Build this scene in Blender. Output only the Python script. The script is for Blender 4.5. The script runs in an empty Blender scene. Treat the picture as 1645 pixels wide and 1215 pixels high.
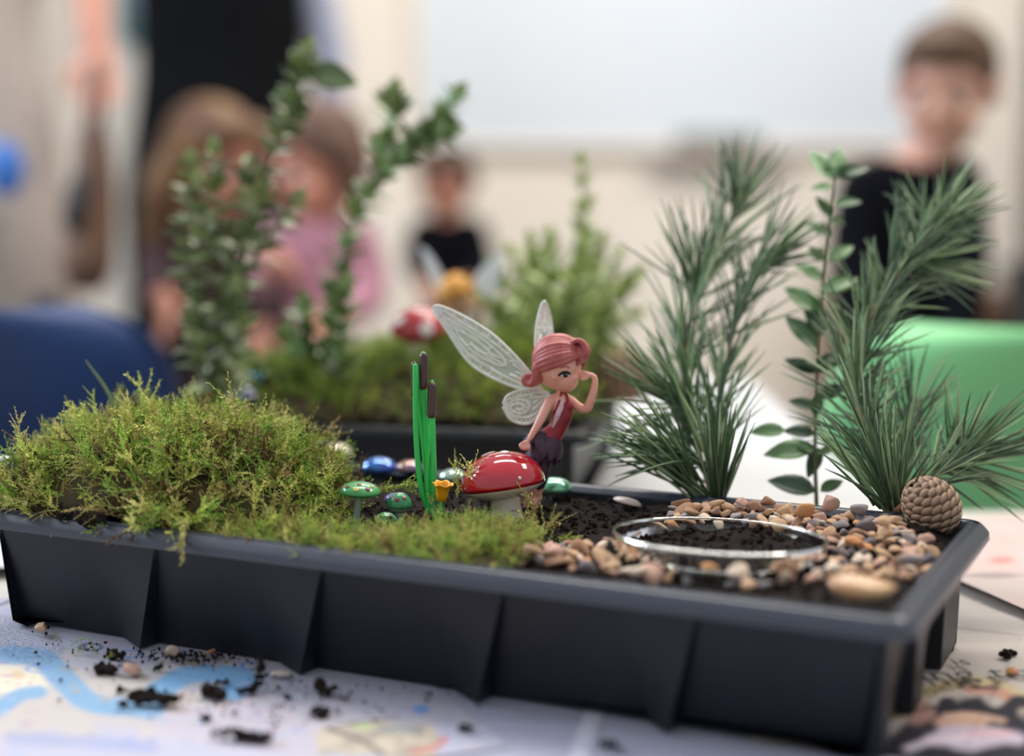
import bpy, math, random
import numpy as np
from mathutils import Vector, Matrix, Euler
random.seed(7); rng = np.random.default_rng(7)
SC = bpy.context.scene; COL = SC.collection
PI = math.pi

# ------------------------------------------------------------------ camera, world, lights, exposure
FPX, HC, PITCH = 2516.18, 0.244475, 0.131521816           # focal length in px of a 1645-wide frame, height above table, tilt
cd = bpy.data.cameras.new('camera'); cam = bpy.data.objects.new('camera', cd); COL.objects.link(cam)
cam.location = (0, 0, HC); cam.rotation_euler = (PI/2 - PITCH, 0, 0)
cd.sensor_width = 36.0; cd.lens = FPX/1645*36.0; cd.clip_start = 0.02; cd.clip_end = 60
cd.dof.use_dof = True; cd.dof.focus_distance = 0.853; cd.dof.aperture_fstop = 2.1; cd.dof.aperture_blades = 0
SC.camera = cam
w = bpy.data.worlds.new('world'); SC.world = w; w.use_nodes = True
w.node_tree.nodes['Background'].inputs[0].default_value = (0.88, 0.92, 1.0, 1)
w.node_tree.nodes['Background'].inputs[1].default_value = 0.55
def area(name, loc, target, sx, sy, power, col):
    l = bpy.data.lights.new(name, 'AREA'); l.shape = 'RECTANGLE'; l.size = sx; l.size_y = sy; l.energy = power; l.color = col
    o = bpy.data.objects.new(name, l); COL.objects.link(o); o.location = loc
    o.rotation_euler = (Vector(target)-Vector(loc)).to_track_quat('-Z', 'Y').to_euler(); return o
area('ceiling_lamp_a', (0.15, 1.75, 1.95), (0.15, 1.6, 0), 1.5, 0.20, 24, (1.0, 0.96, 0.89))
area('ceiling_lamp_b', (0.25, 3.3, 1.95), (0.25, 3.2, 0), 1.5, 0.20, 26, (1.0, 0.95, 0.87))
area('ceiling_lamp_c', (1.3, 1.6, 1.95), (0.4, 0.9, 0), 0.9, 0.30, 20, (1.0, 0.90, 0.79))
area('window_light', (-2.4, 2.2, 1.5), (0, 0.95, 0.05), 1.5, 1.2, 74, (0.74, 0.85, 1.0))
area('back_wall_fill', (0.4, 3.9, 1.9), (0.5, 5.3, 0.5), 3.0, 0.4, 29, (1.0, 0.95, 0.88))  # fill light added to brighten the back wall and whiteboard, no real fixture
vs = SC.view_settings; vs.view_transform = 'Standard'; vs.look = 'None'; vs.exposure = 0.2; vs.gamma = 1.0; vs.use_curve_mapping = False

# ------------------------------------------------------------------ helpers: geometry in numpy
FW = np.array([0, math.cos(PITCH), -math.sin(PITCH)]); UP = np.array([0, math.sin(PITCH), math.cos(PITCH)]); RI = np.array([1.0, 0, 0]); EYE = np.array([0, 0, HC])
def ray(px, py): return FW + RI*(px-822.5)/FPX - UP*(py-607.5)/FPX
def D(px, py, d): return EYE + ray(px, py)*d                       # world point seen at that pixel, d metres deep
def at(px, py, z):
    r = ray(px, py); return EYE + r*((z-HC)/r[2])                  # ... on the horizontal plane z
def proj(P):
    d = np.asarray(P, float)-EYE; Z = d@FW
    return 822.5+FPX*(d@RI)/Z, 607.5-FPX*(d@UP)/Z
def rot(ax, ang): return np.array(Matrix.Rotation(ang, 3, Vector(ax)))
def nrm(v): v = np.asarray(v, float); return v/max(np.linalg.norm(v), 1e-12)
def cr(P, n):                                                       # Catmull-Rom through the points
    P = np.asarray(P, float)
    if len(P) == 2: t = np.linspace(0, 1, n)[:, None]; return P[0]*(1-t)+P[1]*t
    Q = np.vstack([2*P[0]-P[1], P, 2*P[-1]-P[-2]]); out = []
    for s in np.linspace(0, len(P)-1-1e-9, n):
        i = int(s); t = s-i; a, b, c, d = Q[i:i+4]
        out.append(.5*((2*b)+(c-a)*t+(2*a-5*b+4*c-d)*t*t+(3*b-a-3*c+d)*t**3))
    return np.array(out)
class MB:
    def __init__(s): s.V = []; s.F = []; s.n = 0
    def add(s, V, F):
        s.V.append(np.asarray(V, float)); s.F += [tuple(int(i)+s.n for i in f) for f in F]; s.n += len(V); return s
    def get(s): return np.vstack(s.V), s.F
def tube(P, R, n=8, cap=True):
    P = np.asarray(P, float); m = len(P); R = np.broadcast_to(np.asarray(R, float), (m,))
    T = np.gradient(P, axis=0); T /= np.maximum(np.linalg.norm(T, axis=1), 1e-12)[:, None]
    u = np.cross(T[0], [0, 0, 1.0]); u = np.cross(T[0], [1.0, 0, 0]) if np.linalg.norm(u) < .1 else u; u = nrm(u)
    V = []; a = np.arange(n)*2*PI/n
    for i in range(m):
        u = nrm(u-T[i]*(u@T[i])); v = np.cross(T[i], u)
        V.append(P[i]+R[i]*(np.cos(a)[:, None]*u+np.sin(a)[:, None]*v))
    V = np.vstack(V); F = [(i*n+j, i*n+(j+1) % n, (i+1)*n+(j+1) % n, (i+1)*n+j) for i in range(m-1) for j in range(n)]
    if cap: F += [tuple(range(n))[::-1], tuple((m-1)*n+j for j in range(n))]
    return V, F
def limb(P, R, n=12, k=14):                                          # smooth round-ended tapering tube
    P = cr(P, k); R = np.interp(np.linspace(0, 1, k), np.linspace(0, 1, len(R)), R)
    t0 = nrm(P[0]-P[1]); t1 = nrm(P[-1]-P[-2])
    P = np.vstack([P[0]+t0*R[0]*.95, P[0]+t0*R[0]*.7, P, P[-1]+t1*R[-1]*.7, P[-1]+t1*R[-1]*.95]); R = np.concatenate([[R[0]*.3, R[0]*.72], R, [R[-1]*.72, R[-1]*.3]])
    return tube(P, R, n)
def ell(c, r, M=None, n=16, m=10):
    V = [(0, 0, -1.0)]+[(math.sin(t)*math.cos(p), math.sin(t)*math.sin(p), -math.cos(t)) for t in np.linspace(0, PI, m+1)[1:-1] for p in np.arange(n)*2*PI/n]+[(0, 0, 1.0)]
    V = np.array(V)*np.asarray(r); V = V if M is None else V@np.asarray(M).T
    F = [(0, 1+(j+1) % n, 1+j) for j in range(n)]
    for i in range(m-2): F += [(1+i*n+j, 1+i*n+(j+1) % n, 1+(i+1)*n+(j+1) % n, 1+(i+1)*n+j) for j in range(n)]
    e = len(V)-1; F += [(e, e-n+j, e-n+(j+1) % n) for j in range(n)]
    return V+np.asarray(c), F
def lathe(prof, n=40, closed=False):                                 # prof: (r, z) points
    V = []; F = []
    for r, z in prof: V += [(max(r, 1e-5)*math.cos(a), max(r, 1e-5)*math.sin(a), z) for a in np.arange(n)*2*PI/n]
    m = len(prof)
    for i in range(m if closed else m-1):
        k = (i+1) % m; F += [(i*n+j, i*n+(j+1) % n, k*n+(j+1) % n, k*n+j) for j in range(n)]
    return np.array(V), F
def box(c, s, M=None):
    V = np.array([(x, y, z) for x in (-.5, .5) for y in (-.5, .5) for z in (-.5, .5)])*np.asarray(s)
    V = V if M is None else V@np.asarray(M).T
    return V+np.asarray(c), [(0, 1, 3, 2), (4, 6, 7, 5), (0, 4, 5, 1), (2, 3, 7, 6), (0, 2, 6, 4), (1, 5, 7, 3)]
def ico(sub):
    import bmesh
    bm = bmesh.new(); bmesh.ops.create_icosphere(bm, subdivisions=sub, radius=1.0)
    V = np.array([v.co[:] for v in bm.verts]); F = [tuple(v.index for v in f.verts) for f in bm.faces]; bm.free(); return V, F
ICO2 = ico(2); ICO3 = ico(3); ICO1 = ico(1)
def chisel(base, k, p, seed, sx=(1, 1, 1)):                           # rounded polytope: a chip of stone
    r = np.random.default_rng(seed); V, F = base
    N = r.normal(size=(k, 3)); N /= np.linalg.norm(N, axis=1)[:, None]; h = r.uniform(.62, 1.0, k)
    d = np.maximum(V@N.T, 0)/h; rad = (np.sum(d**p, 1)+.35**p)**(-1.0/p); rad = np.minimum(rad, 1.5)
    V = V*rad[:, None]*np.asarray(sx); return V/np.abs(V).max(), F
_nz = {}
def vnoise(x, y, seed=0):                                             # smooth value noise in 2D
    if seed not in _nz: _nz[seed] = np.random.default_rng(1000+seed).random((64, 64))
    g = _nz[seed]; x = np.asarray(x, float); y = np.asarray(y, float)
    xi = np.floor(x).astype(int); yi = np.floor(y).astype(int); fx = x-xi; fy = y-yi; fx = fx*fx*(3-2*fx); fy = fy*fy*(3-2*fy)
    G = lambda i, j: g[i % 64, j % 64]
    return (G(xi, yi)*(1-fx)+G(xi+1, yi)*fx)*(1-fy)+(G(xi, yi+1)*(1-fx)+G(xi+1, yi+1)*fx)*fy
def fbm(x, y, seed=0, o=4): return sum(vnoise(x*2**k, y*2**k, seed+k)*.5**k for k in range(o))/(2-2*.5**o)

# ------------------------------------------------------------------ helpers: objects
ORG = {}
def mesh(name, V, F, mat, smooth=True):
    V = np.asarray(V, float); me = bpy.data.meshes.new(name)
    if isinstance(F, np.ndarray):
        k = F.shape[1]; me.vertices.add(len(V)); me.vertices.foreach_set('co', V.astype(np.float32).ravel())
        me.loops.add(F.size); me.loops.foreach_set('vertex_index', F.astype(np.int32).ravel())
        me.polygons.add(len(F)); me.polygons.foreach_set('loop_start', np.arange(0, F.size, k, dtype=np.int32)); me.update(calc_edges=True)
    else: me.from_pydata(V.tolist(), [], [tuple(f) for f in F]); me.update()
    if smooth: me.polygons.foreach_set('use_smooth', np.ones(len(me.polygons), bool))
    if mat: me.materials.append(mat)
    return me
def obj(name, VF, mat, parent=None, smooth=True, org=None):
    V, F = VF; V = np.asarray(V, float)
    if parent is not None: o0 = ORG[parent.name]
    else: o0 = np.asarray(org if org is not None else [*(V[:, :2].min(0)+V[:, :2].max(0))/2, V[:, 2].min()], float)
    o = bpy.data.objects.new(name, mesh(name, V-o0, F, mat, smooth)); COL.objects.link(o)
    if parent is not None: o.parent = parent
    else: o.location = o0
    ORG[o.name] = o0; return o
def inst(name, me, M, parent=None):                                   # share mesh data; M is a world matrix
    o = bpy.data.objects.new(name, me); COL.objects.link(o); M = Matrix(M)
    if parent is not None: M = Matrix.Translation(-Vector(ORG[parent.name])) @ M; o.parent = parent
    o.matrix_basis = M; return o
def M4(R, loc, s=1.0):
    m = np.eye(4); m[:3, :3] = np.asarray(R)*s; m[:3, 3] = loc; return Matrix(m.tolist())
def tag(o, label=None, cat=None, group=None, kind=None):
    for k, v in (('label', label), ('category', cat), ('group', group), ('kind', kind)):
        if v: o[k] = v
    return o
def thing(name, label, cat, loc, group=None):
    o = bpy.data.objects.new(name, None); COL.objects.link(o); o.location = tuple(loc); o.empty_display_size = .01
    ORG[o.name] = np.asarray(loc, float); return tag(o, label, cat, group)
def struct(o): o['kind'] = 'structure'; return o
def fuse(pieces, vox, it=4):                                           # union of closed pieces as one continuous surface
    mb = MB()
    for V, F in pieces: mb.add(V, F)
    V, F = mb.get(); c = V.mean(0); me = mesh('tmp', V-c, F, None); o = bpy.data.objects.new('tmp', me); COL.objects.link(o)
    m = o.modifiers.new('r', 'REMESH'); m.mode = 'VOXEL'; m.voxel_size = vox
    if it: s = o.modifiers.new('s', 'SMOOTH'); s.factor = .5; s.iterations = it
    dg = bpy.context.evaluated_depsgraph_get(); e = o.evaluated_get(dg); m2 = bpy.data.meshes.new_from_object(e)
    n = len(m2.vertices); A = np.empty(n*3, np.float32); m2.vertices.foreach_get('co', A)
    FF = [tuple(p.vertices) for p in m2.polygons]
    bpy.data.objects.remove(o); bpy.data.meshes.remove(me); bpy.data.meshes.remove(m2)
    return A.reshape(-1, 3).astype(float)+c, FF

# ------------------------------------------------------------------ helpers: materials
def lin(h):
    if isinstance(h, str):
        h = h.lstrip('#'); h = [int(h[i:i+2], 16)/255 for i in (0, 2, 4)]
    return tuple(x/12.92 if x <= .04045 else ((x+.055)/1.055)**2.4 for x in h)
def pm(name, c, rough=.5, c2=None, scale=40, metal=0, spec=.5, coat=0, bump=0, bscale=None, trans=0, sss=0, ior=None, attr=None, sheen=0, film=0, lo=.38, hi=.62, detail=4):
    m = bpy.data.materials.new(name); m.use_nodes = True; nt = m.node_tree; b = nt.nodes['Principled BSDF']; I = b.inputs
    I['Base Color'].default_value = (*lin(c), 1); I['Roughness'].default_value = rough; I['Metallic'].default_value = metal; I['Specular IOR Level'].default_value = spec
    I['Coat Weight'].default_value = coat; I['Coat Roughness'].default_value = .06; I['Transmission Weight'].default_value = trans
    if ior: I['IOR'].default_value = ior
    if sss: I['Subsurface Weight'].default_value = sss; I['Subsurface Scale'].default_value = .004
    if sheen: I['Sheen Weight'].default_value = sheen
    if film: I['Thin Film Thickness'].default_value = film; I['Thin Film IOR'].default_value = 1.6
    tc = nt.nodes.new('ShaderNodeTexCoord'); out = None
    def noise(s):
        n = nt.nodes.new('ShaderNodeTexNoise'); n.inputs['Scale'].default_value = s; n.inputs['Detail'].default_value = detail; nt.links.new(tc.outputs['Object'], n.inputs['Vector']); return n
    if c2:
        n = noise(scale); r = nt.nodes.new('ShaderNodeValToRGB'); r.color_ramp.elements[0].position = lo; r.color_ramp.elements[1].position = hi
        r.color_ramp.elements[0].color = (*lin(c), 1); r.color_ramp.elements[1].color = (*lin(c2), 1)
        nt.links.new(n.outputs['Fac'], r.inputs['Fac']); out = r.outputs['Color']
    if attr:
        a = nt.nodes.new('ShaderNodeAttribute'); a.attribute_name = attr
        if out is None: out = a.outputs['Color']
        else:
            mx = nt.nodes.new('ShaderNodeMix'); mx.data_type = 'RGBA'; mx.blend_type = 'MULTIPLY'; mx.inputs['Factor'].default_value = 1
            nt.links.new(out, mx.inputs['A']); nt.links.new(a.outputs['Color'], mx.inputs['B']); out = mx.outputs['Result']
    if out is not None: nt.links.new(out, I['Base Color'])
    if bump:
        n = noise(bscale or scale*2); bp = nt.nodes.new('ShaderNodeBump'); bp.inputs['Strength'].default_value = bump; bp.inputs['Distance'].default_value = .001
        nt.links.new(n.outputs['Fac'], bp.inputs['Height']); nt.links.new(bp.outputs['Normal'], I['Normal'])
    return m
def set_attr(o, name, A):
    at_ = o.data.attributes.new(name, 'FLOAT_COLOR', 'POINT'); A = np.asarray(A, np.float32)
    if A.shape[1] == 3: A = np.hstack([A, np.ones((len(A), 1), np.float32)])
    at_.data.foreach_set('color', A.ravel())

# ------------------------------------------------------------------ the room
FLOOR = -0.64; TB = -0.0085                                       # floor and table-top heights
m_wall = pm('wall_paint', '#e9e0d4', .85, '#e4dacd', 3); m_board = pm('whiteboard_surface', '#d4dae0', .35, '#d1d7dd', 2)
m_floor = pm('floor_vinyl', '#9b9389', .6, '#8d857b', 8); m_alu = pm('grey_aluminium', '#a9adb0', .4, metal=.6)
def slab(name, lo, hi, mat): lo = np.array(lo); hi = np.array(hi); return struct(obj(name, box((lo+hi)/2, hi-lo), mat, smooth=False))
slab('floor', (-6, -2.5, FLOOR-.1), (6, 5.4, FLOOR), m_floor)
slab('wall_back', (-6, 5.3, FLOOR), (6, 5.42, 2.3), m_wall)
slab('baseboard_back', (-6, 5.28, FLOOR), (6, 5.3, FLOOR+.09), pm('baseboard_paint', '#d8d2c8', .5))
wb = thing('whiteboard', 'large whiteboard with pale blue-white face hung on the cream wall', 'whiteboard', (.62, 5.28, .34))
obj('board_surface', box((.56, 5.275, 1.0), (1.72, .02, 1.32)), m_board, wb, False)
for sx in (-.315, 1.435): obj('board_frame', box((sx, 5.27, 1.0), (.03, .04, 1.38)), m_wall, wb, False)
obj('board_frame', box((.56, 5.27, .327), (1.78, .04, .025)), m_wall, wb, False)
obj('board_frame', box((.56, 5.27, 1.675), (1.78, .04, .03)), m_wall, wb, False)
led = obj('board_ledge', box((.68, 5.235, .30), (.46, .09, .018)), pm('ledge_grey', '#b3aca4', .5), wb, False)
er = thing('board_wiper', 'grey-brown felt board wiper lying on the whiteboard ledge', 'wiper', (.68, 5.235, .309))
obj('handle', box((.68, 5.235, .352), (.27, .055, .04)), pm('wiper_grey', '#8d9390', .6), er, False)
obj('felt_pad', box((.68, 5.235, .321), (.29, .06, .024)), pm('wiper_felt', '#8a7565', .9), er, False)
# door at the far right edge, pale frame posts at the left
m_dframe = pm('door_frame_grey', '#6d6a66', .5); m_post = pm('cream_post_paint', '#d9d0c2', .6)
dr = struct(thing('door_1', None, None, (2.1, 5.26, FLOOR)))
obj('door_frame', box((1.745, 5.25, .6), (.07, .1, 2.48)), m_dframe, dr, False)
obj('door_leaf', box((2.125, 5.26, .6), (.69, .05, 2.44)), pm('door_blue_grey', '#8b8f93', .5), dr, False)
obj('door_handle', limb([(1.865, 5.22, .42), (1.865, 5.19, .42), (1.975, 5.19, .42)], [.012]*3), m_alu, dr)
obj('door_frame', box((2.505, 5.25, .6), (.07, .1, 2.48)), m_dframe, dr, False)
pst = slab('pillar_cream', (-1.035, 4.0, FLOOR), (-.915, 4.12, 2.3), m_post)
cab = thing('wooden_cabinet', 'low brown wooden cabinet behind the green chair against the wall', 'cabinet', (1.45, 4.8, FLOOR))
m_cab = pm('brown_wood', '#7d5b45', .55, '#6a4a37', 12); m_cabd = pm('dark_wood_end', '#2c2d2a', .6)
obj('carcass', box((1.33, 4.9, -.40), (.66, .4, .48)), m_cab, cab, False)
obj('worktop', box((1.33, 4.88, -.15), (.70, .46, .03)), m_cab, cab, False)
for k in range(2):
    dd = obj('cabinet_door', box((1.165+.33*k, 4.693, -.40), (.31, .018, .44)), m_cab, cab, False)
    obj('knob', ell((1.28+.1*k, 4.675, -.32), (.012, .012, .012)), m_alu, dd)
bn = thing('dark_bin', 'dark green-black bin standing beside the brown wooden cabinet', 'bin', (1.52, 4.35, FLOOR))
V, F = lathe([(.0, 0), (.12, 0), (.15, .6), (.15, .62), (.14, .62), (.11, .02), (0, .02)], 24); obj('bin_body', (V+[1.52, 4.35, FLOOR], F), m_cabd, bn)
V, F = lathe([(.148, .6), (.158, .605), (.158, .625), (.148, .63)], 24, True); obj('bin_rim', (V+[1.52, 4.35, FLOOR], F), m_cabd, bn)

# ------------------------------------------------------------------ tables
yaw = .4413378; A2 = np.array([-math.cos(yaw), math.sin(yaw)]); B2 = np.array([math.sin(yaw), math.cos(yaw)]); C0 = np.array([.164005, .6260586])
L, W, H = .5150, .2143417, .06
def T(u, v, z): r = C0+A2*u+B2*v; return np.array([r[0], r[1], z])
def toUV(P): P = np.asarray(P, float); d = P[..., :2]-C0; return d@A2, d@B2
R_T = np.array([[-A2[0], B2[0], 0], [-A2[1], B2[1], 0], [0, 0, 1.0]])     # x to the right along the tray, y to the back
m_ttop = pm('table_laminate', '#cfc9c0', .45, '#c6c0b6', 6); m_tleg = pm('table_leg_grey', '#5c5f63', .35, metal=.6)
def table(label, c, R, sx, sy, legs=True, mat=None):
    t = thing('classroom_table', label, 'table', (c[0], c[1], FLOOR)); R = np.asarray(R)
    obj('tabletop', box((c[0], c[1], TB-.0135), (sx, sy, .025), R), mat or m_ttop, t, False)
    for x in (-1, 1):
        for y in (-1, 1):
            p = np.array([c[0], c[1], 0])+R@np.array([x*(sx/2-.06), y*(sy/2-.06), 0]); obj('leg', tube([(p[0], p[1], FLOOR), (p[0], p[1], TB-.026)], .018, 12), m_tleg, t)
    for y in (-1, 1):
        p = np.array([c[0], c[1], 0])+R@np.array([0, y*(sy/2-.06), 0]); obj('apron_rail', box((p[0], p[1], TB-.045), (sx-.12, .02, .036), R), m_tleg, t, False)
    return t
table('near classroom table spread with newspaper under the front planted tray', (0, .7775), np.eye(3), 1.56, .755)
m_white = pm('white_paper_table', '#c4c4c5', .6, '#bfbebd', 5)
table('white-topped table beyond the newspaper, seen between the pine sprigs', (.012, 1.53), np.eye(3), .556, .745, mat=m_white)

# plastic school chairs beyond the near table
def chair(label, cx, cy, top, wid, rz, mat):
    t = thing('school_chair', label, 'chair', (cx, cy, FLOOR)); R = rot((0, 0, 1), rz); tf = lambda V: np.asarray(V)@R.T+[cx, cy, 0]
    n, m = 22, 20; V = []; zb = top-.36
    for side in (0, 1):
        for i in range(m+1):
            v = i/m
            for j in range(n+1):
                u = j/n*2-1; hw = wid/2*(1-.10*(1-v)**2)
                if v > .72: hw *= math.sqrt(max(1-((v-.72)/.28)**2, 0))*.42+.58          # rounded top corners
                if v < .15: hw *= .75+.25*v/.15
                y = -.035*(1-(u*hw/(wid/2))**2)*0+.045*u*u-.03*v-.05*max(0, .35-v)/.35
                V.append((u*hw, y+side*.007, zb+.36*v+(.0 if v < .9 else 0)))
    K = (n+1)*(m+1); F = []
    for i in range(m):
        for j in range(n):
            a = i*(n+1)+j; F += [(a, a+1, a+n+2, a+n+1), (K+a, K+a+n+1, K+a+n+2, K+a+1)]
    for i in range(m):
        for a in (i*(n+1), i*(n+1)+n): F.append((a, a+n+1, K+a+n+1, K+a))
    for j in range(n): F += [(j, K+j, K+j+1, j+1), (m*(n+1)+j, m*(n+1)+j+1, K+m*(n+1)+j+1, K+m*(n+1)+j)]
    obj('backrest', (tf(V), F), mat, t)
    S = []; sz = FLOOR+.40
    for side in (0, 1):
        for i in range(m+1):
            for j in range(n+1):
                u = j/n*2-1; v = i/m*2-1; q = (abs(u)**5+abs(v)**5)**.2; k = max(abs(u), abs(v))/q if q > 1e-6 else 1
                S.append((u*k*wid*.5, .06+v*k*.2+.16, sz-.018*(1-u*u)+.012*side-.03*max(0, v)**3))
    obj('seat', (tf(S), F), mat, t)
    for x in (-1, 1):
        hx = x*wid*.42
        obj('leg', (lambda P: (tf(P[0]), P[1]))(tube(cr([(hx*1.1, -.08, FLOOR), (hx, .0, sz-.03), (hx, .0, zb+.04), (hx, .03, zb+.16)], 14), .011, 10)), m_tleg, t)
        obj('leg', (lambda P: (tf(P[0]), P[1]))(tube(cr([(hx*1.1, .42, FLOOR), (hx, .36, sz-.03), (hx, .05, sz-.02)], 12), .011, 10)), m_tleg, t)
    return t
chair('navy blue plastic chair with a curved back beyond the moss end of the table', -.505, 1.40, .123, .40, .12, pm('navy_plastic', '#173a70', .5, '#14305e', 6))
chair('green plastic chair behind the pine sprig, its flat back above the table', .497, 1.46, .100, .40, -.1, pm('green_plastic', '#90dc98', .5, '#8ad692', 5))

# ------------------------------------------------------------------ newspapers: real sheets with flat print
def paper_mat(name, tint, line_rot=0.0, lw=2.5):
    m = pm(name, tint, .75, attr='print', spec=.25); nt = m.node_tree; b = nt.nodes['Principled BSDF']; lk = nt.links
    src = b.inputs['Base Color'].links[0].from_socket
    tc = nt.nodes.new('ShaderNodeTexCoord'); mp = nt.nodes.new('ShaderNodeMapping'); mp.inputs['Rotation'].default_value[2] = line_rot; lk.new(tc.outputs['Object'], mp.inputs['Vector'])
    sx = nt.nodes.new('ShaderNodeSeparateXYZ'); lk.new(mp.outputs['Vector'], sx.inputs[0])
    def mth(op, a, bb=None, c=None):
        n = nt.nodes.new('ShaderNodeMath'); n.operation = op
        for k, v in enumerate((a, bb, c)):
            if v is None: continue
            if isinstance(v, (int, float)): n.inputs[k].default_value = v
            else: lk.new(v, n.inputs[k])
        return n.outputs[0]
    wv = mth('SINE', mth('MULTIPLY', sx.outputs['Y'], 2*PI/(lw*.001))); ln = mth('GREATER_THAN', wv, .25)
    st = nt.nodes.new('ShaderNodeMapping'); st.inputs['Scale'].default_value = (900, 2*400/lw, 1); lk.new(mp.outputs['Vector'], st.inputs['Vector'])
    nz = nt.nodes.new('ShaderNodeTexNoise'); nz.inputs['Scale'].default_value = 1; nz.inputs['Detail'].default_value = 1; lk.new(st.outputs['Vector'], nz.inputs['Vector'])
    tx = mth('MULTIPLY', ln, mth('GREATER_THAN', nz.outputs['Fac'], .47))
    ik = nt.nodes.new('ShaderNodeAttribute'); ik.attribute_name = 'ink'
    fac = mth('MULTIPLY', mth('MULTIPLY', tx, ik.outputs['Fac']), .75)
    mx = nt.nodes.new('ShaderNodeMix'); mx.data_type = 'RGBA'; lk.new(fac, mx.inputs['Factor']); lk.new(src, mx.inputs['A']); mx.inputs['B'].default_value = (.06, .06, .08, 1)
    lk.new(mx.outputs['Result'], b.inputs['Base Color']); return m
def sheet(name, label, c, ang, sx, sy, z0, paint, mat, wave=.002, step=.0015, seed=0, curl=0, lift=None):
    nx, ny = int(sx/step), int(sy/step); xs = np.linspace(-sx/2, sx/2, nx); ys = np.linspace(-sy/2, sy/2, ny); X, Y = np.meshgrid(xs, ys)
    R = rot((0, 0, 1), ang); P = np.stack([X.ravel(), Y.ravel(), np.zeros(X.size)], 1)@R.T+[c[0], c[1], 0]
    z0 = z0+TB; P[:, 2] = z0+wave*fbm(P[:, 0]*14+3*seed, P[:, 1]*14, seed, 3)
    u, v = toUV(P); flat = np.clip(1-np.minimum(np.minimum(u-.0, L-u), np.minimum(v-.0, W-v))*-60, 0, 1)   # pressed flat under the tray
    P[:, 2] = np.where((u > -.017) & (u < L+.017) & (v > -.017) & (v < W+.017), np.minimum(P[:, 2], z0+.0002), P[:, 2])
    if lift: P[:, 2] += lift(P)
    idx = np.arange(nx*ny).reshape(ny, nx); F = np.stack([idx[:-1, :-1], idx[:-1, 1:], idx[1:, 1:], idx[1:, :-1]], -1).reshape(-1, 4)
    o = obj(name, (P, F), mat, org=(c[0], c[1], z0)); px, py = proj(P); colr, ink = paint(P, px, py)
    set_attr(o, 'print', colr); set_attr(o, 'ink', np.repeat(ink[:, None], 3, 1)); return tag(o, label, 'newspaper')
def blend(c, m, h): c[:] = c*(1-m[:, None])+np.array(lin(h))*m[:, None]
def stroke(px, py, pts, wpx, soft=4):                                  # distance mask to a polyline
    d = np.full(len(px), 1e9); P = cr(pts, 60)
    for a, b in zip(P[:-1], P[1:]):
        ab = b-a; t = np.clip(((px-a[0])*ab[0]+(py-a[1])*ab[1])/(ab@ab+1e-9), 0, 1); d = np.minimum(d, np.hypot(px-a[0]-t*ab[0], (py-a[1]-t*ab[1])*1.6))
    return np.clip((wpx-d)/soft+.5, 0, 1)
def blob(px, py, cx, cy, rx, ry, soft=.25, k=0): n = fbm(px/40+k, py/25+k, 11+k, 2)-.5; return np.clip((1+n*.7-np.hypot((px-cx)/rx, (py-cy)/ry))/soft, 0, 1)
def print_picture(c, px, py):
    pic = np.clip(blob(px, py, 620, 1188, 110, 34, .15, 2), 0, 1); blend(c, pic*.95, '#cbbda8')
    blend(c, pic*np.clip(fbm(px/28, py/9, 5, 3)*3-1.35, 0, 1), '#a39a8d'); blend(c, blob(px, py, 585, 1168, 22, 7, .4, 3)*pic, '#b5c98f'); blend(c, blob(px, py, 640, 1172, 40, 8, .4, 6)*pic*.8, '#9aa0a3')
    blend(c, stroke(px, py, [(530, 1172), (580, 1190), (615, 1212)], 5, 4)*.8, '#5f5552'); blend(c, stroke(px, py, [(715, 1186), (700, 1200), (660, 1210)], 5, 4)*.9, '#cc6f6a'); blend(c, stroke(px, py, [(525, 1170), (560, 1163), (640, 1152)], 3, 3)*.5, '#6b5f60')
def paint_map(P, px, py):
    c = np.ones((len(P), 3))*np.array(lin('#bab8c8')); ink = np.zeros(len(P))
    blend(c, np.clip(blob(px, py, 60, 1120, 330, 75, .3, 1), 0, 1)*.8, '#cabfb3'); blend(c, blob(px, py, 470, 1165, 330, 60, .35, 2)*.6, '#c4b9bf')
    blend(c, blob(px, py, 20, 1090, 70, 30, .4, 3)*.7, '#efe3c6'); blend(c, blob(px, py, 30, 1085, 18, 10, .4, 4)*.6, '#d8b58c')
    wat = np.maximum(stroke(px, py, [(20, 1052), (70, 1060), (110, 1100), (150, 1130), (240, 1140)], 24, 12), stroke(px, py, [(-20, 1150), (30, 1118), (60, 1112)], 16, 10))
    blend(c, np.clip(wat, 0, 1)*.9, '#7fa9cb'); blend(c, stroke(px, py, [(255, 1110), (300, 1085), (350, 1082), (390, 1090), (375, 1112)], 22, 8)*.95, '#7fb0d8')
    ink = np.clip(stroke(px, py, [(-10, 1015), (30, 1030), (60, 1042)], 44, 10), 0, 1)*.9
    for cx, cy, col in ((146, 1040, '#55607c'), (210, 1051, '#6f9fd6'), (405, 1070, '#5d8fd2'), (60, 1075, '#8aa8d8')):
        r = np.hypot((px-cx)/20, (py-cy)/6.5); blend(c, np.clip(1-np.abs(r-.85)/.28, 0, 1)*.95, col)
    for k in range(90):                                                # small map symbols
        cx, cy = rng.uniform(0, 480), rng.uniform(1030, 1210); blend(c, np.clip(1.2-np.hypot((px-cx)/rng.uniform(4, 16), (py-cy)/rng.uniform(2, 5)), 0, 1)*.75, ['#8b9cc9', '#c7a7b5', '#a9b7d9', '#b9a58c'][k % 4])
    print_picture(c, px, py); blend(c, blob(px, py, 676, 1141, 16, 8, .3, 1), '#7f9fd8'); ink = np.maximum(ink, ((px > 400) & (py < 1165)).astype(float)*.5); blend(c, stroke(px, py, [(20, 1185), (110, 1190), (240, 1200)], 16, 10)*.5, '#8f9cc6'); return c, ink
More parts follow.
